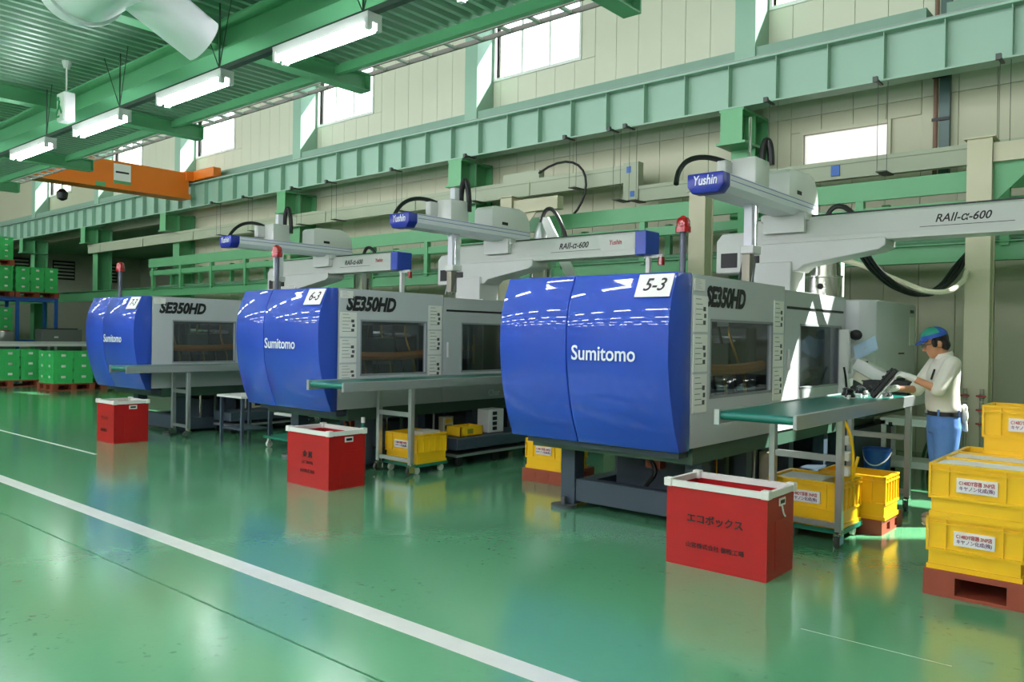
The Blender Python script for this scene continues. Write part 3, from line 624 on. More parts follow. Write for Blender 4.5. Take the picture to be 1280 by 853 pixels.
# hoses drooping by the tall post
t = thing('hose_bundle', 'ivory hose drooping under the robot beam towards the beige post', 'hose', (0, 0, 0))
MB().tube(spline([(-3.275, 9.68, 2.57), (-2.974, 9.62, 2.472), (-2.749, 9.6, 2.37), (-2.528, 9.66, 2.258), (-2.31, 9.78, 2.161), (-2.13, 9.95, 2.165), (-2.069, 10.35, 2.294), (-2.095, 10.74, 2.46)]), .03).build('hose', cable_w, t)
t = thing('cable_bundle', 'black cable bundle sagging under the robot beam beside the ivory hose', 'cable')
for k in range(3): MB().tube(spline([(x-(.042*k if i < 7 else 0), y+(.045*k if i == 7 else 0), z) for i, (x, y, z) in enumerate([(-2.669, 8.645, 2.64), (-2.632, 8.85, 2.473), (-2.576, 9.05, 2.334), (-2.485, 9.5, 2.186), (-2.356, 10.05, 2.13), (-2.238, 10.45, 2.268), (-2.142, 10.7, 2.498), (-2.095, 10.79, 2.72)])]), .02).build('cable', rubber, t)
# ------------------------------------------------------------------ belt conveyors
def conveyor(X, Y, w, L, label, leg1, back=.65):
    t = thing('belt_conveyor', label, 'conveyor', (X, Y, 0), group='belt conveyors')
    B(-w+.03, -.03, .03, L-.03, 1.03, 1.075).build('belt', belt, t); MB().cyl((-w+.03, .03, 1.045), (-.03, .03, 1.045), .03, n=14).build('end_roller', belt, t); MB().cyl((-w+.03, L-.03, 1.045), (-.03, L-.03, 1.045), .03, n=14).build('end_roller', belt, t)
    for x in (-w, -.03): B(x, x+.03, 0, L, .985, 1.085).build('side_rail', alu, t, .004)
    for y in (0, L-.02): B(-w, -w+.04, y-.012, y+.012, .98, 1.09).build('end_bracket', alu, t)
    for yy in (leg1, L-back):
        for x in (-w+.01, -.06):
            l = B(x, x+.05, yy, yy+.06, .12, .99).build('leg', alu, t, .004)
            cs = MB().cyl((x+.025, yy+.03, .1), (x+.025, yy+.03, .14), .03, n=10).box(x+.0, x+.008, yy-.02, yy+.07, .03, .11).box(x+.042, x+.05, yy-.02, yy+.07, .03, .11).build('caster_fork', chrome, l)
            MB().cyl((x+.01, yy, .045), (x+.04, yy, .045), .045, n=16).build('caster_wheel', mat('caster_rubber', '#d8d4cc' if x > -.2 else '#3a3a3a', .5), l)
        B(-w+.05, -.05, yy+.01, yy+.05, .66, .71).build('cross_bar', alu, t); B(-w+.05, -.05, yy+.01, yy+.05, .15, .19).build('cross_bar', alu, t)
    return t
conveyor(-2.05, 5.37, .6, 3.5, 'green belt conveyor the worker stands at', .95)
conveyor(-6.69, 5.17, .62, 3.6, 'green belt conveyor alongside the machine marked 6-3', .95, .3)
conveyor(-11.40, 5.05, .52, 3.5, 'pale belt conveyor alongside the machine marked 7-3', .9, .3)
# ------------------------------------------------------------------ red boxes
def redbox(X, Y, w, dp, h, label, lines):
    t = thing('red_box', label, 'box', (X, Y, 0), group='red plastic boxes')
    m = MB(); k = .012
    m.box(0, w, 0, k, 0, h); m.box(0, w, dp-k, dp, 0, h); m.box(0, k, k, dp-k, 0, h); m.box(w-k, w, k, dp-k, 0, h); m.box(k, w-k, k, dp-k, 0, .015); m.build('body', redp, t)
    r = MB(); e = .012; z0, z1 = h-.035, h+.008
    r.box(-e, w+e, -e, k+.006, z0, z1); r.box(-e, w+e, dp-k-.006, dp+e, z0, z1); r.box(-e, k+.006, -e, dp+e, z0, z1); r.box(w-k-.006, w+e, -e, dp+e, z0, z1); r.build('rim', whitep, t)
    for x in (-.018, w-.06+.018):
        for y in (-.018, dp-.06+.018): B(x, x+.06, y, y+.06, z0-.004, z1+.012).build('corner_cap', whitep, t, .005)
    B(w, w+.006, dp*.42, dp*.66, h-.11, h-.055).build('handle', whitep, t, .003); B(w+.006, w+.007, dp*.46, dp*.62, h-.095, h-.07).build('handle_slot', ink, t)
    B(w, w+.003, dp*.3, dp*.9, .05, h-.2).build('end_panel', redp, t); B(w-.004, w+.004, -.004, .006, .01, h-.03).build('edge_strip', redp, t)
    for (s, sz, dx, z) in lines: text(s, sz, ink, t, (w/2+dx, -.003, z), FRONT, bold=.022 if sz > .06 else .008)
    return t
redbox(-2.87, 5.09, .74, .45, .585, 'open red plastic box with large black lettering before the machine marked 5-3', (('エコボックス', .07, 0, .34), ('山宮株式会社 御殿工場', .042, .0, .155)))
redbox(-7.37, 4.97, .72, .46, .585, 'open red plastic box with small faded black lettering before the machine marked 6-3', (('金 属', .075, .0, .33), ('(エコBOX)', .04, 0, .25), ('山宮株式 会社', .04, 0, .16)))
redbox(-12.05, 4.93, .56, .48, .585, 'open red plastic box with unreadable faded lettering before the machine marked 7-3', (('プラスチ', .06, -.03, .34), ('山宮株式', .05, -.05, .17)))
tag(MB().tube(bez([(-2.126, 5.31, .49), (-2.12, 5.34, .46), (-2.115, 5.30, .44), (-2.115, 5.36, .40)]), .006, 6).build('string_tie', whitep), 'white string tied to the handle of the large-lettered red box', 'string')
# ------------------------------------------------------------------ crates, pallets
def crate_mesh(w, dp, h):
    m = MB(); k = .012; i = .014; zb = h*.36
    for (x0, x1, y0, y1) in ((i, w-i, i, i+k), (i, w-i, dp-i-k, dp-i), (i, i+k, i+k, dp-i-k), (w-i-k, w-i, i+k, dp-i-k)): m.box(x0, x1, y0, y1, 0, h)
    m.box(i, w-i, i, dp-i, 0, .012)
    for (z0, z1, e) in ((0, .03, .004), (zb-.006, zb+.012, 0), (h-.05, h-.038, 0), (h-.016, h, 0)):   # flanges
        for (x0, x1, y0, y1) in ((e, w-e, e, i), (e, w-e, dp-i, dp-e), (e, i, i, dp-i), (w-i, w-e, i, dp-i)): m.box(x0, x1, y0, y1, z0, z1)
    for x in (.0, w*.2, w*.8-.008, w-.012):
        for (y0, y1) in ((0.002, i), (dp-i, dp-.002)): m.box(x, x+.01, y0, y1, zb, h)
    for y in (0, dp*.22, dp*.4, dp*.6, dp*.78, dp-.012):
        for (x0, x1) in ((.002, i), (w-i, w-.002)): m.box(x0, x1, y, y+.01, zb, h)
    return m
def crate(name, w, dp, h, m, loc, label, group, lab=True, rz=0, tm=None):
    t = thing(name, label, 'crate', loc, rz, group)
    k = (w, dp, h)
    if k not in crate.c: crate.c[k] = crate_mesh(w, dp, h).mesh('shell')
    place('shell', crate.c[k].copy() if crate.c[k].materials and crate.c[k].materials[0] is not m else crate.c[k], m, t)
    if lab == 1:
        l = B(w*.3, w*.72, -.002, .016, h*.50, h*.76).build('label_plate', paper, t)
        text('C148DT容器 3NP店', .030*h/.33, inkr, l, (w*.51, -.004, h*.675), FRONT, bold=.015, sx=.75); text('キヤノン化成(株)', .028*h/.33, inkp, l, (w*.51, -.004, h*.575), FRONT, bold=.015, sx=.9)
    elif lab == 2:
        B(w, w+.002, dp*.4, dp*.62, h*.5, h*.72).build('label_card', paper, t); B(w*.4, w*.62, -.003, 0, h*.5, h*.72).build('label_card', paper, t)
    return t
crate.c = {}
def pallet(X, Y, w, dp, label, h=.15, z=0, group='plastic pallets'):
    t = thing('pallet', label, 'pallet', (X, Y, z), 0, group)
    B(0, w, 0, dp, h-.035, h).build('deck', pal, t); B(0, w, 0, dp, 0, .02).build('bottom_frame', pal, t)
    for x in (0, w/2-.09, w-.18):
        for y in (0, dp/2-.07, dp-.14): B(x, x+.18, y, y+.14, .02, h-.035).build('block', pal, t)
    return t
# right-hand yellow stack
pallet(-1.31, 5.59, 1.1, 1.1, 'red-brown plastic pallet under the stacked yellow crates at the right', .165)
YG = 'yellow crates on the big pallet'; cw, cdp, chh = .53, .365, .335
names = [['lower yellow crate at the front of the big pallet', 'lower yellow crate in the middle row of the big pallet', 'lower yellow crate in the back row of the big pallet'],
         ['upper yellow crate at the front of the big pallet with paper inside', 'upper yellow crate in the middle row of the big pallet with paper inside', 'upper yellow crate in the back row of the big pallet']]
for L_ in range(2):
    for r_ in range(3):
        crate('yellow_crate', cw, cdp, chh, yel, (-1.30+.01*L_, 5.6+r_*.367, .165+L_*.333), names[L_][r_], YG)
for k in range(2):
    crate('yellow_crate', cw, cdp, chh, yel, (-.754, 5.97+k*.367, .165), 'lower yellow crate in the second column of the big pallet', YG)
    crate('yellow_crate', cw, cdp, chh, yel, (-.754, 5.97+k*.367, .498), 'upper yellow crate in the second column of the big pallet', YG)
crate('yellow_crate', cw, cdp, chh, yel, (-1.13, 6.33, .833), 'yellow crate topmost on the big pallet', YG)
for k in range(2):
    y = 5.6+k*.367
    o = tag(thing('paper_sheet', ['white paper divider lying in the front upper yellow crate', 'white paper divider lying in the middle upper yellow crate'][k], 'paper', (-1.262, y+.03, .815)), None, None)
    B(.0, .47, .0, .3, .0, .008).build('sheet', paper, o); B(.01, .46, .01, .29, -.306, .0).build('padding', mat('packing_paper', '#d9d4c4', .8), o); B(.1, .18, .02, .05, .008, .012).build('print', ink, o); B(.22, .25, .02, .05, .008, .012).build('print', ink, o)
# yellow crate on dolly under conveyor 6-3
def dolly(X, Y, w, dp, label):
    t = thing('dolly', label, 'dolly', (X, Y, 0), 0, 'green dollies')
    B(0, w, 0, dp, .085, .12).build('deck', mat('dolly_green', '#1f7a62', .4), t)
    for x in (.06, w-.06):
        for y in (.06, dp-.06): MB().cyl((x-.015, y, .04), (x+.015, y, .04), .04, n=14).box(x-.02, x+.02, y-.02, y+.02, .05, .086).build('caster', whitep, t)
    return t
dolly(-7.26, 6.21, .56, .5, 'green caster dolly under the crate below the conveyor of machine 6-3')
crate('yellow_crate', .55, .48, .335, yel, (-7.25, 6.22, .12), 'yellow crate on a dolly under the conveyor of the machine marked 6-3', 'yellow crates on dollies', 1)
tag(B(-6.98, -6.75, 6.35, 6.63, .131, .475).build('carton', mat('carton', '#cfc8b0', .7)), 'pale cardboard carton standing in the crate under the conveyor of machine 6-3', 'carton')
dolly(-2.68, 6.41, .6, .5, 'green caster dolly under the crate below the conveyor the worker uses')
c1 = crate('yellow_crate', .6, .5, .36, yel, (-2.69, 6.42, .12), 'yellow crate on a dolly under the conveyor the worker uses', 'yellow crates on dollies', 1)
o = thing('paper_sheet', 'white paper covering the crate under the conveyor the worker uses', 'paper', (-2.66, 6.46, .455)); B(0, .36, 0, .42, 0, .006).build('sheet', paper, o); B(.01, .35, .01, .41, -.324, .0).build('padding', mat('packing_paper', '#d9d4c4', .8), o)
pallet(-2.9, 6.98, .95, .6, 'red-brown pallet behind the dolly under the worker\'s conveyor', .12)
crate('yellow_crate', .55, .4, .36, yel, (-2.48, 7.0, .12), 'sunlit yellow crate behind the dolly crate under the worker\'s conveyor', 'yellow crates under the conveyor', 0)
pallet(-5.68, 6.86, .55, .6, 'red pallet beside the left foot of the machine marked 5-3', .14)
crate('yellow_crate', .5, .5, .33, yel, (-5.66, 6.88, .14), 'yellow crate on the red pallet left of the machine marked 5-3', 'yellow crates by the machine', 1)
# far green crates
GG = 'green crates'
def stack(X, Y, z, nx, ny, nz, w, dp, h, label, pl, skip=()):
    if pl: pallet(X-.02, Y-.02, nx*w+.04, ny*dp+.04, pl, .18, z, 'far pallets'); z += .18
    for i in range(nx):
        for j in range(ny):
            for k in range(nz):
                if (i, j, k) in skip: continue
                if i < nx-1 and 0 < j < ny-1: continue
                if i < nx-1 and j > 0: continue
                crate('green_crate', w-.01, dp-.01, h, grnp, (X+i*w, Y+j*dp, z+k*h), ({3: ('bottom', 'middle', 'top'), 4: ('bottom', 'second', 'third', 'top')}[nz][k])+'-layer '+label, GG, 2)
stack(-23.3, 8.03, 0, 2, 2, 3, .5, .5, .28, 'green crate stacked three high on the pallet nearest the far machine', 'red-brown pallet under the near block of green crates')
stack(-25.5, 7.0, 0, 2, 3, 3, .5, .5, .28, 'green crate stacked three high on the pallets before the white counter', 'red-brown pallet under the green crates before the white counter')
stack(-23.3, 9.25, 0, 2, 2, 3, .5, .5, .28, 'green crate stacked behind the machine marked 7-3', 'red-brown pallet half hidden by the machine marked 7-3')
# white counter, blue rack with crates, bins
ct = thing('counter', 'long white-topped counter behind the green crates', 'counter', (-27.2, 4, 0))
B(0, .7, 0, 8.6, 1.06, 1.14).build('top', white, ct); B(.02, .66, .05, 8.55, 1.14, 1.2).build('edge_rail', greyw, ct)
for y in (.2, 2.9, 5.6, 8.2):
    for x in (.05, .6): B(x, x+.06, y, y+.06, 0, 1.06).build('leg', alu, ct)
rk = thing('storage_rack', 'blue steel storage rack loaded with green crates', 'rack', (-30, 6.45, 0))
for y in (0, 1.35, 2.85, 4.0):
    for x in (0, 1.0): B(x, x+.09, y, y+.09, 0, 2.6).build('upright', bluep, rk)
for z in (1.1, 2.48):
    for x in (0, 1.0): B(x, x+.07, 0, 4.09, z, z+.12).build('beam', bluep, rk)
    B(.05, 1.05, .02, 4.05, z+.09, z+.125).build('shelf', bluep, rk)
stack(-29.9, 9.28, 2.605, 2, 3, 3, .5, .42, .27, 'green crate on the pallet on top of the blue rack', 'red-brown pallet carrying crates on the blue rack')
stack(-29.9, 7.95, 2.605, 2, 3, 3, .5, .42, .27, 'green crate low in the tall stack on top of the blue rack', 'red-brown pallet carrying the tall stack on the blue rack')
stack(-29.9, 7.95, 3.6, 2, 3, 4, .5, .42, .18, 'green crate high in the tall stack on top of the blue rack', 'red-brown pallet between the layers of the tall stack')
stack(-29.9, 7.95, 1.225, 2, 3, 4, .5, .42, .26, 'green crate on the middle shelf of the blue rack', None)
for i, (y, w, h, nm) in enumerate(((8.1, .75, .6, 'small'), (9.6, 1.2, .72, 'large'))):
    o = thing('grey_bin', 'dull grey %s machine cabinet standing behind the white counter' % nm, 'cabinet', (-28.2, y, 0))
    B(0, .6, 0, w, 0, 1.15+h*.6).build('body', mat('dull_grey', '#6b716c', .6), o, .02); B(.6, .61, w*.3, w*.4, 1.3, 1.36).build('knob', greyw, o); B(.1, .5, .1, w-.1, 1.15+h*.6, 1.18+h*.6).build('lid', mat('dull_red', '#7a3a34', .6) if i == 0 else black, o)
# ------------------------------------------------------------------ operator corner
cp = thing('control_panel', 'white swivelling operator panel with screen at the end of the machine marked 5-3', 'control panel', (-2.98, 9.2, 0))
B(-.071, .04, -.03, .05, .75, 1.72).build('post', white, cp, .008); MB().bar((.0, .01, 1.2), (.2, -.04, 1.22), .05).build('swivel_arm', greyw, cp); B(-.03, .03, .02, .04, 1.3, 1.62).build('screen_bezel', greyw, cp)
MB().obox((.30, -.05, 1.27), (.36, .3, .13), (0, .5, .1)).build('panel_body', white, cp, .02, 2); MB().obox((.26, -.05, 1.16), (.3, .24, .1), (0, .5, .1)).build('panel_base', cable_w, cp, .03, 2)
MB().obox((.2, .04, 1.52), (.26, .24, .012), (.75, -.5, 0)).build('clipboard', mat('pale_blue_sheet', '#b9d4ee', .4), cp); MB().bar((.03, .03, 1.36), (.2, .04, 1.52), .02).build('clipboard_arm', greyw, cp)
MB().cyl((.25, -.12, 1.34), (.25, -.12, 1.38), .025, n=12).build('stop_button', redl, cp); MB().ell((.09, .05, 1.66), .07, .05, .06).build('black_knob', black, cp)
MB().tube(bez([(.0, -.05, 1.3), (.1, -.15, 1.0), (.0, -.1, .8)]), .012, 6).build('cable', rubber, cp)
gp = thing('guard_rail', 'white tubular guard handle beside the operator panel', 'guard', (-3.012, 9.33, 0))
MB().tube([(0, 0, 1.06), (.06, 0, 1.1), (.06, 0, 1.38), (0, 0, 1.42)], .014, 8).build('handle', white, gp); B(-.04, .01, -.05, .05, .72, 1.7).build('post', white, gp)
# black parts on the belt
kb_ = mat('black_abs', '#17181b', .28); kn = MB().lathe([(.035, 0), (.045, .02), (.03, .05), (.035, .075), (.02, .085)], 14).mesh('knob'); kf = MB().lathe([(.05, 0), (.05, .008)], 14).mesh('flange'); kr = MB().box(-.05, .05, -.012, .012, .0, .03).mesh('runner')
for i, (x, y) in enumerate(((-2.5, 7.75), (-2.42, 7.95), (-2.5, 8.15), (-2.31, 8.27), (-2.46, 8.41), (-2.25, 8.15), (-2.19, 7.93), (-2.4, 7.55))):
    t = thing('moulded_part', 'small black moulded knob with pale runner lying on the green belt', 'moulded part', (x, y, 1.0755), i*.7, 'moulded parts on the belt')
    place('knob', kn, kb_, t); place('flange', kf, whitep, t); place('runner', kr, whitep, t, (.09, 0, 0))
tray = thing('black_tray', 'black plastic tray of parts at the far end of the worker\'s conveyor', 'tray', (-2.58, 8.5, 1.075), .1)
m = MB(); m.box(0, .42, 0, .3, 0, .01); m.box(0, .42, 0, .012, 0, .12); m.box(0, .42, .288, .3, 0, .12); m.box(0, .012, 0, .3, 0, .12); m.box(.408, .42, 0, .3, 0, .12); m.build('shell', black, tray); B(-.01, .43, -.01, .0, .11, .125).build('rim', black, tray)
# blue drum
dr = thing('blue_bucket', 'blue steel bucket with white handle behind the worker\'s conveyor', 'bucket', (-2.76, 9.65, 0))
bp_ = mat('bucket_blue', '#24519e', .35)
MB().lathe([(.125, 0), (.125, .02), (.15, .36), (.155, .365), (.155, .38), (.14, .38), (.115, .03), (.02, .025)], 24).build('shell', bp_, dr); MB().tube(bez([(-.15, 0, .35), (-.1, -.2, .15), (.12, -.2, .15), (.155, 0, .35)]), .008, 6).build('handle', whitep, dr)
# aluminium cart near the wall
ca = thing('utility_cart', 'white aluminium-frame cart standing by the wall behind the conveyor', 'cart', (-2.80, 9.93, 0))
for x in (0, .58):
    for y in (0, .4): 
        l = B(x, x+.045, y, y+.045, .08, .68).build('leg', white, ca); MB().cyl((x+.01, y+.02, .04), (x+.04, y+.02, .04), .04, n=12).build('caster', black, l)
B(-.01, .635, -.01, .455, .68, .71).build('top', white, ca); B(0, .62, 0, .44, .2, .225).build('shelf', white, ca); B(.28, .325, 0, .045, .22, .68).build('mid_post', white, ca)
for q in ((0, .68, 'x'), (.0, .2, 'x')): B(.0, .62, .0, .04, q[1]-.05, q[1]).build('frame_bar', white, ca)
for x in (.1, .5): MB().cyl((x-.02, .02, .64), (x+.02, .02, .64), .03, n=10).build('clamp', black, ca)
# valve manifold at the post
vm = thing('valve_manifold', 'cluster of red-handled valves and hoses at the foot of the tall beige post', 'valve manifold', (-1.98, 10.55, 0))
brz = mat('valve_body', '#a8a89a', .3, metal=.6); rh = mat('red_handle', '#a8322a', .4)
for i in range(2):
    for j in range(3):
        x = -.08+i*.17; z = .6+j*.16; v = MB().lathe([(.022, 0), (.022, .03), (.035, .04), (.035, .07), (.022, .08), (.022, .14)], 10, (x, 0, z)).build('valve', brz, vm); B(x-.05, x+.05, -.05, -.03, z+.05, z+.07).build('valve_handle', rh, v)
    MB().cyl((-.08+i*.17, 0, 0), (-.08+i*.17, 0, .62), .018, n=8).build('pipe', brz, vm)
for k in range(3): MB().tube(bez([(-.08, 0, .66), (-.32-.06*k, -.04, .62), (-.47-.06*k, .2, .25), (-.52-.06*k, .55, .02)]), .02, 6).build('hose', (cable_w, rubber, MATS['dull_green_pipe'])[k], vm)
# utility bench/cart and controllers between machines
tb = thing('work_bench', 'small dark steel bench with tilted top left of the machine marked 6-3', 'bench', (-10.75, 6.1, 0))
for x in (0, .55):
    for y in (0, .45): B(x, x+.04, y, y+.04, 0, .66).build('leg', dark, tb)
B(-.03, .62, -.03, .52, .66, .69).build('top', greyw, tb); B(.02, .57, .02, .47, .2, .22).build('shelf', dark, tb)
sc = thing('platform_cart', 'low dark platform cart with pale box under the machine marked 6-3', 'cart', (-9.85, 6.25, 0))
B(0, .8, 0, .5, .13, .16).build('deck', mat('dolly_green', '#1f7a62', .4), sc); B(.1, .6, .1, .4, .45, .48).build('shelf', greyw, sc)
for x in (.05, .72):
    for y in (.05, .42): MB().cyl((x, y, .045), (x+.03, y, .045), .045, n=12).box(x, x+.03, y-.02, y+.02, .05, .13).build('caster', whitep, sc); B(x, x+.03, y-.015, y+.015, .16, .5).build('post', dark, sc)
for X0, Y0, which in ((-7.1, 6.92, '6-3'), (-11.7, 6.62, '7-3')):
    lc = thing('tool_cart', 'long low dark tool cart beside the base of the machine marked '+which, 'cart', (X0+.05, Y0, 0), 0, 'low tool carts')
    B(-.2, .3, 0, 1.45, .2, .34).build('body', dark, lc, .01); B(-.2, .3, 0, 1.45, .12, .15).build('rail', alu, lc)
    for x in (-.18, .24):
        for y in (.08, .72, 1.36): MB().cyl((x, y, .06), (x+.03, y, .06), .06, n=14).build('caster', black, lc)
    if which == '6-3':
        u = thing('controller_unit', 'pale grey box unit with four black switches on the low tool cart', 'controller', (-7.12, 7.66, .34))
        B(0, .2, 0, .3, 0, .3).build('case', greyw, u, .008)
        for k in range(4): B(.2, .205, .08, .16, .03+k*.065, .075+k*.065).build('switch', black, u)
        yb = thing('parts_bin', 'small yellow parts bin on the low tool cart', 'bin', (-7.12, 7.1, .34))
        m = MB(); m.box(0, .25, 0, .4, 0, .01); m.box(0, .25, 0, .012, 0, .12); m.box(0, .25, .388, .4, 0, .12); m.box(0, .012, 0, .4, 0, .12); m.box(.238, .25, 0, .4, 0, .12); m.build('shell', yel, yb); B(.25, .254, .12, .22, .03, .09).build('label', mat('olive_label', '#8a8a1c', .5), yb)
sb = thing('spray_bottle', 'small teal bottle with white cap behind the red box before machine 6-3', 'bottle', (-7.08, 5.75, .0))
MB().lathe([(.035, 0), (.035, .5), (.02, .56), (.02, .6)], 12).build('body', belt, sb); MB().lathe([(.022, .6), (.022, .66)], 12).build('cap', whitep, sb)
# yellow/white cables and ports hanging at the worker's conveyor leg
cl = thing('cable_coil', 'yellow and white cables with sockets hanging on the worker\'s conveyor leg', 'cable', (-2.07, 6.378, 0))
MB().tube(bez([(0, 0, .98), (.1, .05, .8), (.05, .1, .5), (.0, .05, .35), (.08, .1, .7)]), .012, 6).build('yellow_cable', yel, cl)
for k in range(3): B(-.02, .04, .0, .06, .55+k*.12, .62+k*.12).build('socket', whitep, cl, .006)
# ------------------------------------------------------------------ the worker
def remesh(mb, voxel, sm=6):
    me = mb.mesh('tmp'); o = bpy.data.objects.new('tmp_remesh', me); COL.objects.link(o)
    r = o.modifiers.new('r', 'REMESH'); r.mode = 'VOXEL'; r.voxel_size = voxel
    s_ = o.modifiers.new('s', 'SMOOTH'); s_.iterations = sm; s_.factor = .5
    dg = bpy.context.evaluated_depsgraph_get(); dg.update(); out = bpy.data.meshes.new_from_object(o.evaluated_get(dg))
    bpy.data.objects.remove(o, do_unlink=True); bpy.data.meshes.remove(me)
    for p in out.polygons: p.use_smooth = True
    return out
wk = thing('person', 'person in white shirt, blue trousers and blue-green cap holding a black part', 'person', (-1.70, 7.85, 0), math.atan2(-.50, -.865))
skin = mat('skin', '#c98f68', .5, var=.04); shirt_m = mat('white_shirt', '#e6e2d4', .75, var=.04, vscale=8, bump=.25, bscale=14); jean = mat('blue_trousers', '#5a86cc', .8, var=.08, vscale=9, bump=.3, bscale=12)
hairm = mat('dark_hair', '#17110d', .5, bump=.4, bscale=90); capm = mat('cap_blue', '#2a58b0', .6); capg = mat('cap_green', '#2a9a80', .6); glove_m = mat('white_glove', '#ecebe4', .8, bump=.2, bscale=60)
V = Vector
def rings_z(mb, rows, n=18):
    mb.loft([((cx, cy, z), (rx, 0, 0), (0, ry, 0)) for z, cx, cy, rx, ry in rows], n)
HC = V((.075, 0, 1.585)); HR = Euler((0, .32, 0)).to_matrix()     # head bowed forward
def hp(x, y, z): return HC+HR @ V((x, y, z))
SHL, ELL, WRL = V((.0, .195, 1.415)), V((.13, .27, 1.19)), V((.32, .20, 1.285))
SHR, ELR, WRR = V((.0, -.195, 1.415)), V((.16, -.23, 1.16)), V((.39, -.05, 1.175))
b = MB()
b.ell(hp(-.01, 0, .03), .098, .078, .105, R=HR); b.ell(hp(.03, 0, -.05), .062, .056, .07, R=HR); b.ell(hp(.055, 0, -.095), .032, .035, .028, R=HR)
b.capsule(hp(.085, 0, .0), hp(.108, 0, -.03), .011, .015); b.ell(hp(.078, 0, -.065), .016, .026, .009, R=HR); b.ell(hp(.07, 0, .03), .022, .055, .012, R=HR)
for s in (-1, 1): b.ell(hp(-.01, s*.079, -.01), .02, .01, .033, R=HR)
b.capsule((.0, 0, 1.42), hp(-.02, 0, -.06), .062, .055)
rings_z(b, [(.9, 0, 0, .09, .14), (1.1, 0, 0, .085, .13), (1.3, .0, 0, .09, .15), (1.43, 0, 0, .06, .13)])
for sh, el, wr in ((SHL, ELL, WRL), (SHR, ELR, WRR)):
    b.capsule(sh, el, .052, .042); b.capsule(el, wr, .041, .028)
for s in (-1, 1): b.capsule((0, s*.09, .9), (.01, s*.1, .5), .075, .05); b.capsule((.01, s*.1, .5), (-.03, s*.1, .08), .048, .035)
place('body', remesh(b, .009, 4), skin, wk)
for s in (-1, 1):
    e_ = MB().ell(hp(.082, s*.032, .008), .008, .013, .008, 10, 7, HR).build('eye', mat('eye_white', '#e8e4dc', .3), wk); MB().ell(hp(.089, s*.032, .008), .003, .006, .006, 8, 5, HR).build('iris', ink, e_)
gl = MB()
for s in (-1, 1):
    c0 = [hp(.1, s*.036+.026*math.cos(a), .008+.018*math.sin(a)) for a in [2*PI*k/12 for k in range(13)]]; gl.tube(c0, .0022, 5); gl.tube([hp(.1, s*.062, .012), hp(.0, s*.082, .012)], .0022, 5)
gl.tube([hp(.1, -.01, .012), hp(.1, .01, .012)], .0022, 5); gl.build('glasses', black, wk)
hm_ = MB(); hm_.ell(hp(-.032, 0, .035), .09, .086, .1, R=HR); hm_.ell(hp(-.06, 0, -.03), .055, .076, .06, R=HR)
for s in (-1, 1): hm_.ell(hp(.028, s*.074, .012), .026, .012, .045, R=HR); hm_.ell(hp(-.055, s*.062, -.02), .035, .022, .06, R=HR)
place('hair', remesh(hm_, .008, 2), hairm, wk)
# cap
cm_ = MB(); N_ = 20; rows = []
for k in range(7):
    a = PI/2*k/6; rows.append((hp(-.008, 0, .055+.092*math.sin(a)), HR @ V((max(.113*math.cos(a), .004), 0, 0)), HR @ V((0, max(.096*math.cos(a), .004), 0))))
cm_.loft(rows, N_); cap = cm_.build('cap', capm, wk)
br = MB()
pts = [(math.cos(a)*.085+.075, math.sin(a)*.088) for a in [-PI/2+PI*k/14 for k in range(15)]]
br.add([hp(x, y, .058-.25*max(x-.07, 0)) for x, y in pts]+[hp(x, y, .050-.25*max(x-.07, 0)) for x, y in pts], [tuple(range(15)), tuple(range(29, 14, -1))]+[(i, 15+i, 15+(i+1) % 15, (i+1) % 15) for i in range(15)])
br.build('cap_brim', capm, cap)
pn = MB(); vs2 = []; fs2 = []
for i in range(7):
    for j in range(9):
        a = math.radians(22+58*i/6); ph = math.radians(-105+210*j/8); vs2.append(hp(-.008+.116*math.cos(a)*math.cos(ph), .099*math.cos(a)*math.sin(ph), .055+.095*math.sin(a)))
for i in range(6):
    for j in range(8): fs2.append((i*9+j, i*9+j+1, (i+1)*9+j+1, (i+1)*9+j))
pn.add(vs2, fs2).build('cap_front_panel', capg, cap)
# shirt
s_ = MB()
rings_z(s_, [(.985, -.002, 0, .134, .172), (1.02, .0, 0, .138, .178), (1.08, .01, 0, .134, .176), (1.2, .012, 0, .13, .178), (1.32, .005, 0, .128, .19), (1.40, -.01, 0, .112, .185), (1.455, -.01, 0, .075, .12), (1.485, .0, 0, .06, .075)])
for sh, el in ((SHL, ELL), (SHR, ELR)):
    s_.capsule(sh+V((0, 0, -.01)), sh.lerp(el, .98), .076, .066)
place('shirt', remesh(s_, .011, 5), shirt_m, wk)
co = MB().loft([((.005, 0, 1.465), (.078, 0, -.02), (0, .082, 0)), ((.008, 0, 1.505), (.07, 0, -.02), (0, .074, 0)), ((.008, 0, 1.505), (.062, 0, -.02), (0, .066, 0)), ((.005, 0, 1.47), (.066, 0, -.02), (0, .07, 0))], 18).build('collar', shirt_m, wk)
MB().bar((.135, .1, 1.27), (.115, .12, 1.36), .012).build('pocket_pen', ink, wk)
# trousers, belt, shoes
tr_ = MB(); rings_z(tr_, [(.99, 0, 0, .122, .165), (.93, -.005, 0, .132, .175), (.85, -.01, 0, .135, .178), (.80, -.005, 0, .125, .17)])
for s in (-1, 1):
    fx = .02 if s > 0 else -.04
    rows = [(.86, -.005, s*.088, .115, .09), (.7, 0.0, s*.092, .1, .085), (.5, .012+fx*.5, s*.098, .082, .075), (.3, -.005+fx*.8, s*.1, .078, .07), (.1, -.02+fx, s*.1, .075, .068), (.045, -.02+fx, s*.1, .078, .068)]
    rings_z(tr_, rows)
place('trousers', remesh(tr_, .011, 5), jean, wk)
bl_ = MB().loft([((0, 0, .955), (.137, 0, 0), (0, .18, 0)), ((0, 0, .99), (.136, 0, 0), (0, .179, 0))], 24).build('belt', black, wk); B(.128, .14, -.025, .025, .965, 1.0).build('buckle', steel, bl_)
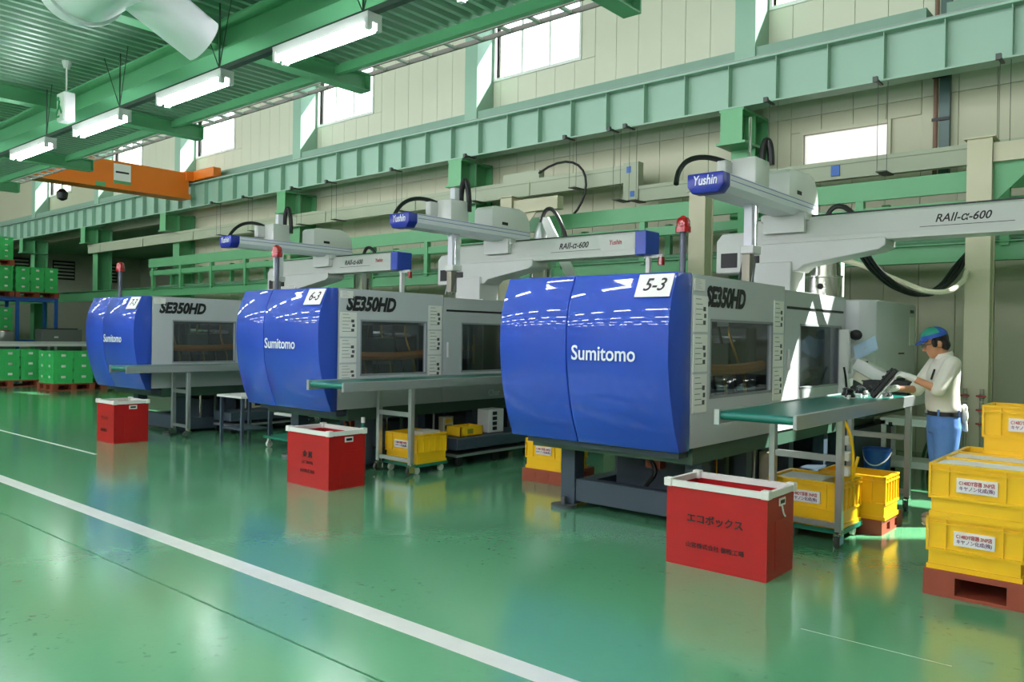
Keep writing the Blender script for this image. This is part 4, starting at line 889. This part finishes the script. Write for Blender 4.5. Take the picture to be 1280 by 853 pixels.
for a in (-2.2, -.9, .9, 2.2): B(.134*math.cos(a)-.008, .134*math.cos(a)+.008, .176*math.sin(a)-.008, .176*math.sin(a)+.008, .955, 1.01).build('belt_loop', jean, wk)
shm = mat('beige_shoe', '#cdb8a0', .6)
for s in (-1, 1):
    fx = .02 if s > 0 else -.04; q = MB(); q.ell((fx-.01, s*.1, .055), .075, .046, .05); q.ell((fx+.1, s*.105, .04), .075, .047, .036); q.box(fx-.07, fx+.15, s*.103-.04, s*.103+.04, .004, .03)
    sh_ = place('shoe', remesh(q, .008, 3), shm, wk); B(fx-.075, fx+.165, s*.103-.042, s*.103+.042, 0, .014).build('sole', whitep, sh_, .01)
# gloved hands: palm, four fingers, thumb
def hand(wrist, fwd, up, side, curl, name='glove'):
    """fwd: wrist to knuckles; up: back of the hand; side: +1 if the thumb lies on fwd x up side"""
    fwd = V(fwd).normalized(); up = (V(up)-fwd*V(up).dot(fwd)).normalized(); lat = fwd.cross(up)*side; w = V(wrist)
    def L(x, y, z): return w+fwd*x+lat*y+up*z
    M_ = Matrix((fwd, lat, up)).transposed(); g_ = MB(); g_.ell(L(.05, 0, 0), .055, .043, .019, 12, 7, M_); g_.capsule(L(-.03, 0, 0), L(.02, 0, 0), .031, .032)
    for k, ln in enumerate((.072, .08, .074, .058)):
        y = .032-.021*k; a = V((.085, y, .002)); prev = a; ang = 0
        for j, fr in enumerate((.45, .32, .23)):
            ang += curl*(1.0, .9, .6)[j]; nx = prev+V((math.cos(ang), 0, -math.sin(ang)))*ln*fr; g_.capsule(L(*prev), L(*nx), .0098-.0007*j, .0094-.0007*j, 8); prev = nx
    a = V((.025, .035, -.005)); bq = V((.055, .058, -.022)); cq = V((.08, .052, -.042)); g_.capsule(L(*a), L(*bq), .0125, .0115, 8); g_.capsule(L(*bq), L(*cq), .0112, .0095, 8)
    return place(name, remesh(g_, .0042, 2), glove_m, wk)
PT, PB = V((.44, .13, 1.335)), V((.60, .05, 1.10))
hand(WRL+V((.01, 0, .003)), (.9, -.3, .35), (.2, .35, .9), 1, .75)
hand(WRR+V((.01, 0, 0)), (.9, .4, -.12), (-.1, -.75, .6), -1, .7)
gv = MB(); gv.ell((-.15, .06, .96), .03, .05, .07); 
for k in range(4): gv.capsule((-.155, .03+k*.02, .9), (-.16, .02+k*.025, .83), .012, .01)
gv.ell((-.15, .06, 1.02), .025, .04, .04)
place('spare_gloves', remesh(gv, .006, 2), glove_m, wk)
# the black part in the worker's hands (a thing of its own)
hpz = thing('moulded_bar', 'long black moulded bar held tilted in the worker\'s gloved hands', 'moulded part', (-1.70, 7.85, 0), math.atan2(-.50, -.865))
ax = (PB-PT).normalized()
MB().bar(PT-ax*.02, PB, .07, .045).build('body', kb_, hpz, .008); MB().bar(PT+V((.02, 0, .028)), PB+V((.02, 0, .028)), .03, .012).build('rib', kb_, hpz)
for k in range(4):
    p = PT.lerp(PB, .2+.2*k); MB().cyl(p+V((.01, 0, .02)), p+V((.025, 0, .05)), .012, n=10).build('boss', kb_, hpz)
MB().bar(PT+V((-.02, .02, -.028)), PT.lerp(PB, .93)+V((-.02, .02, -.028)), .012, .012).build('edge_strip', greyw, hpz)
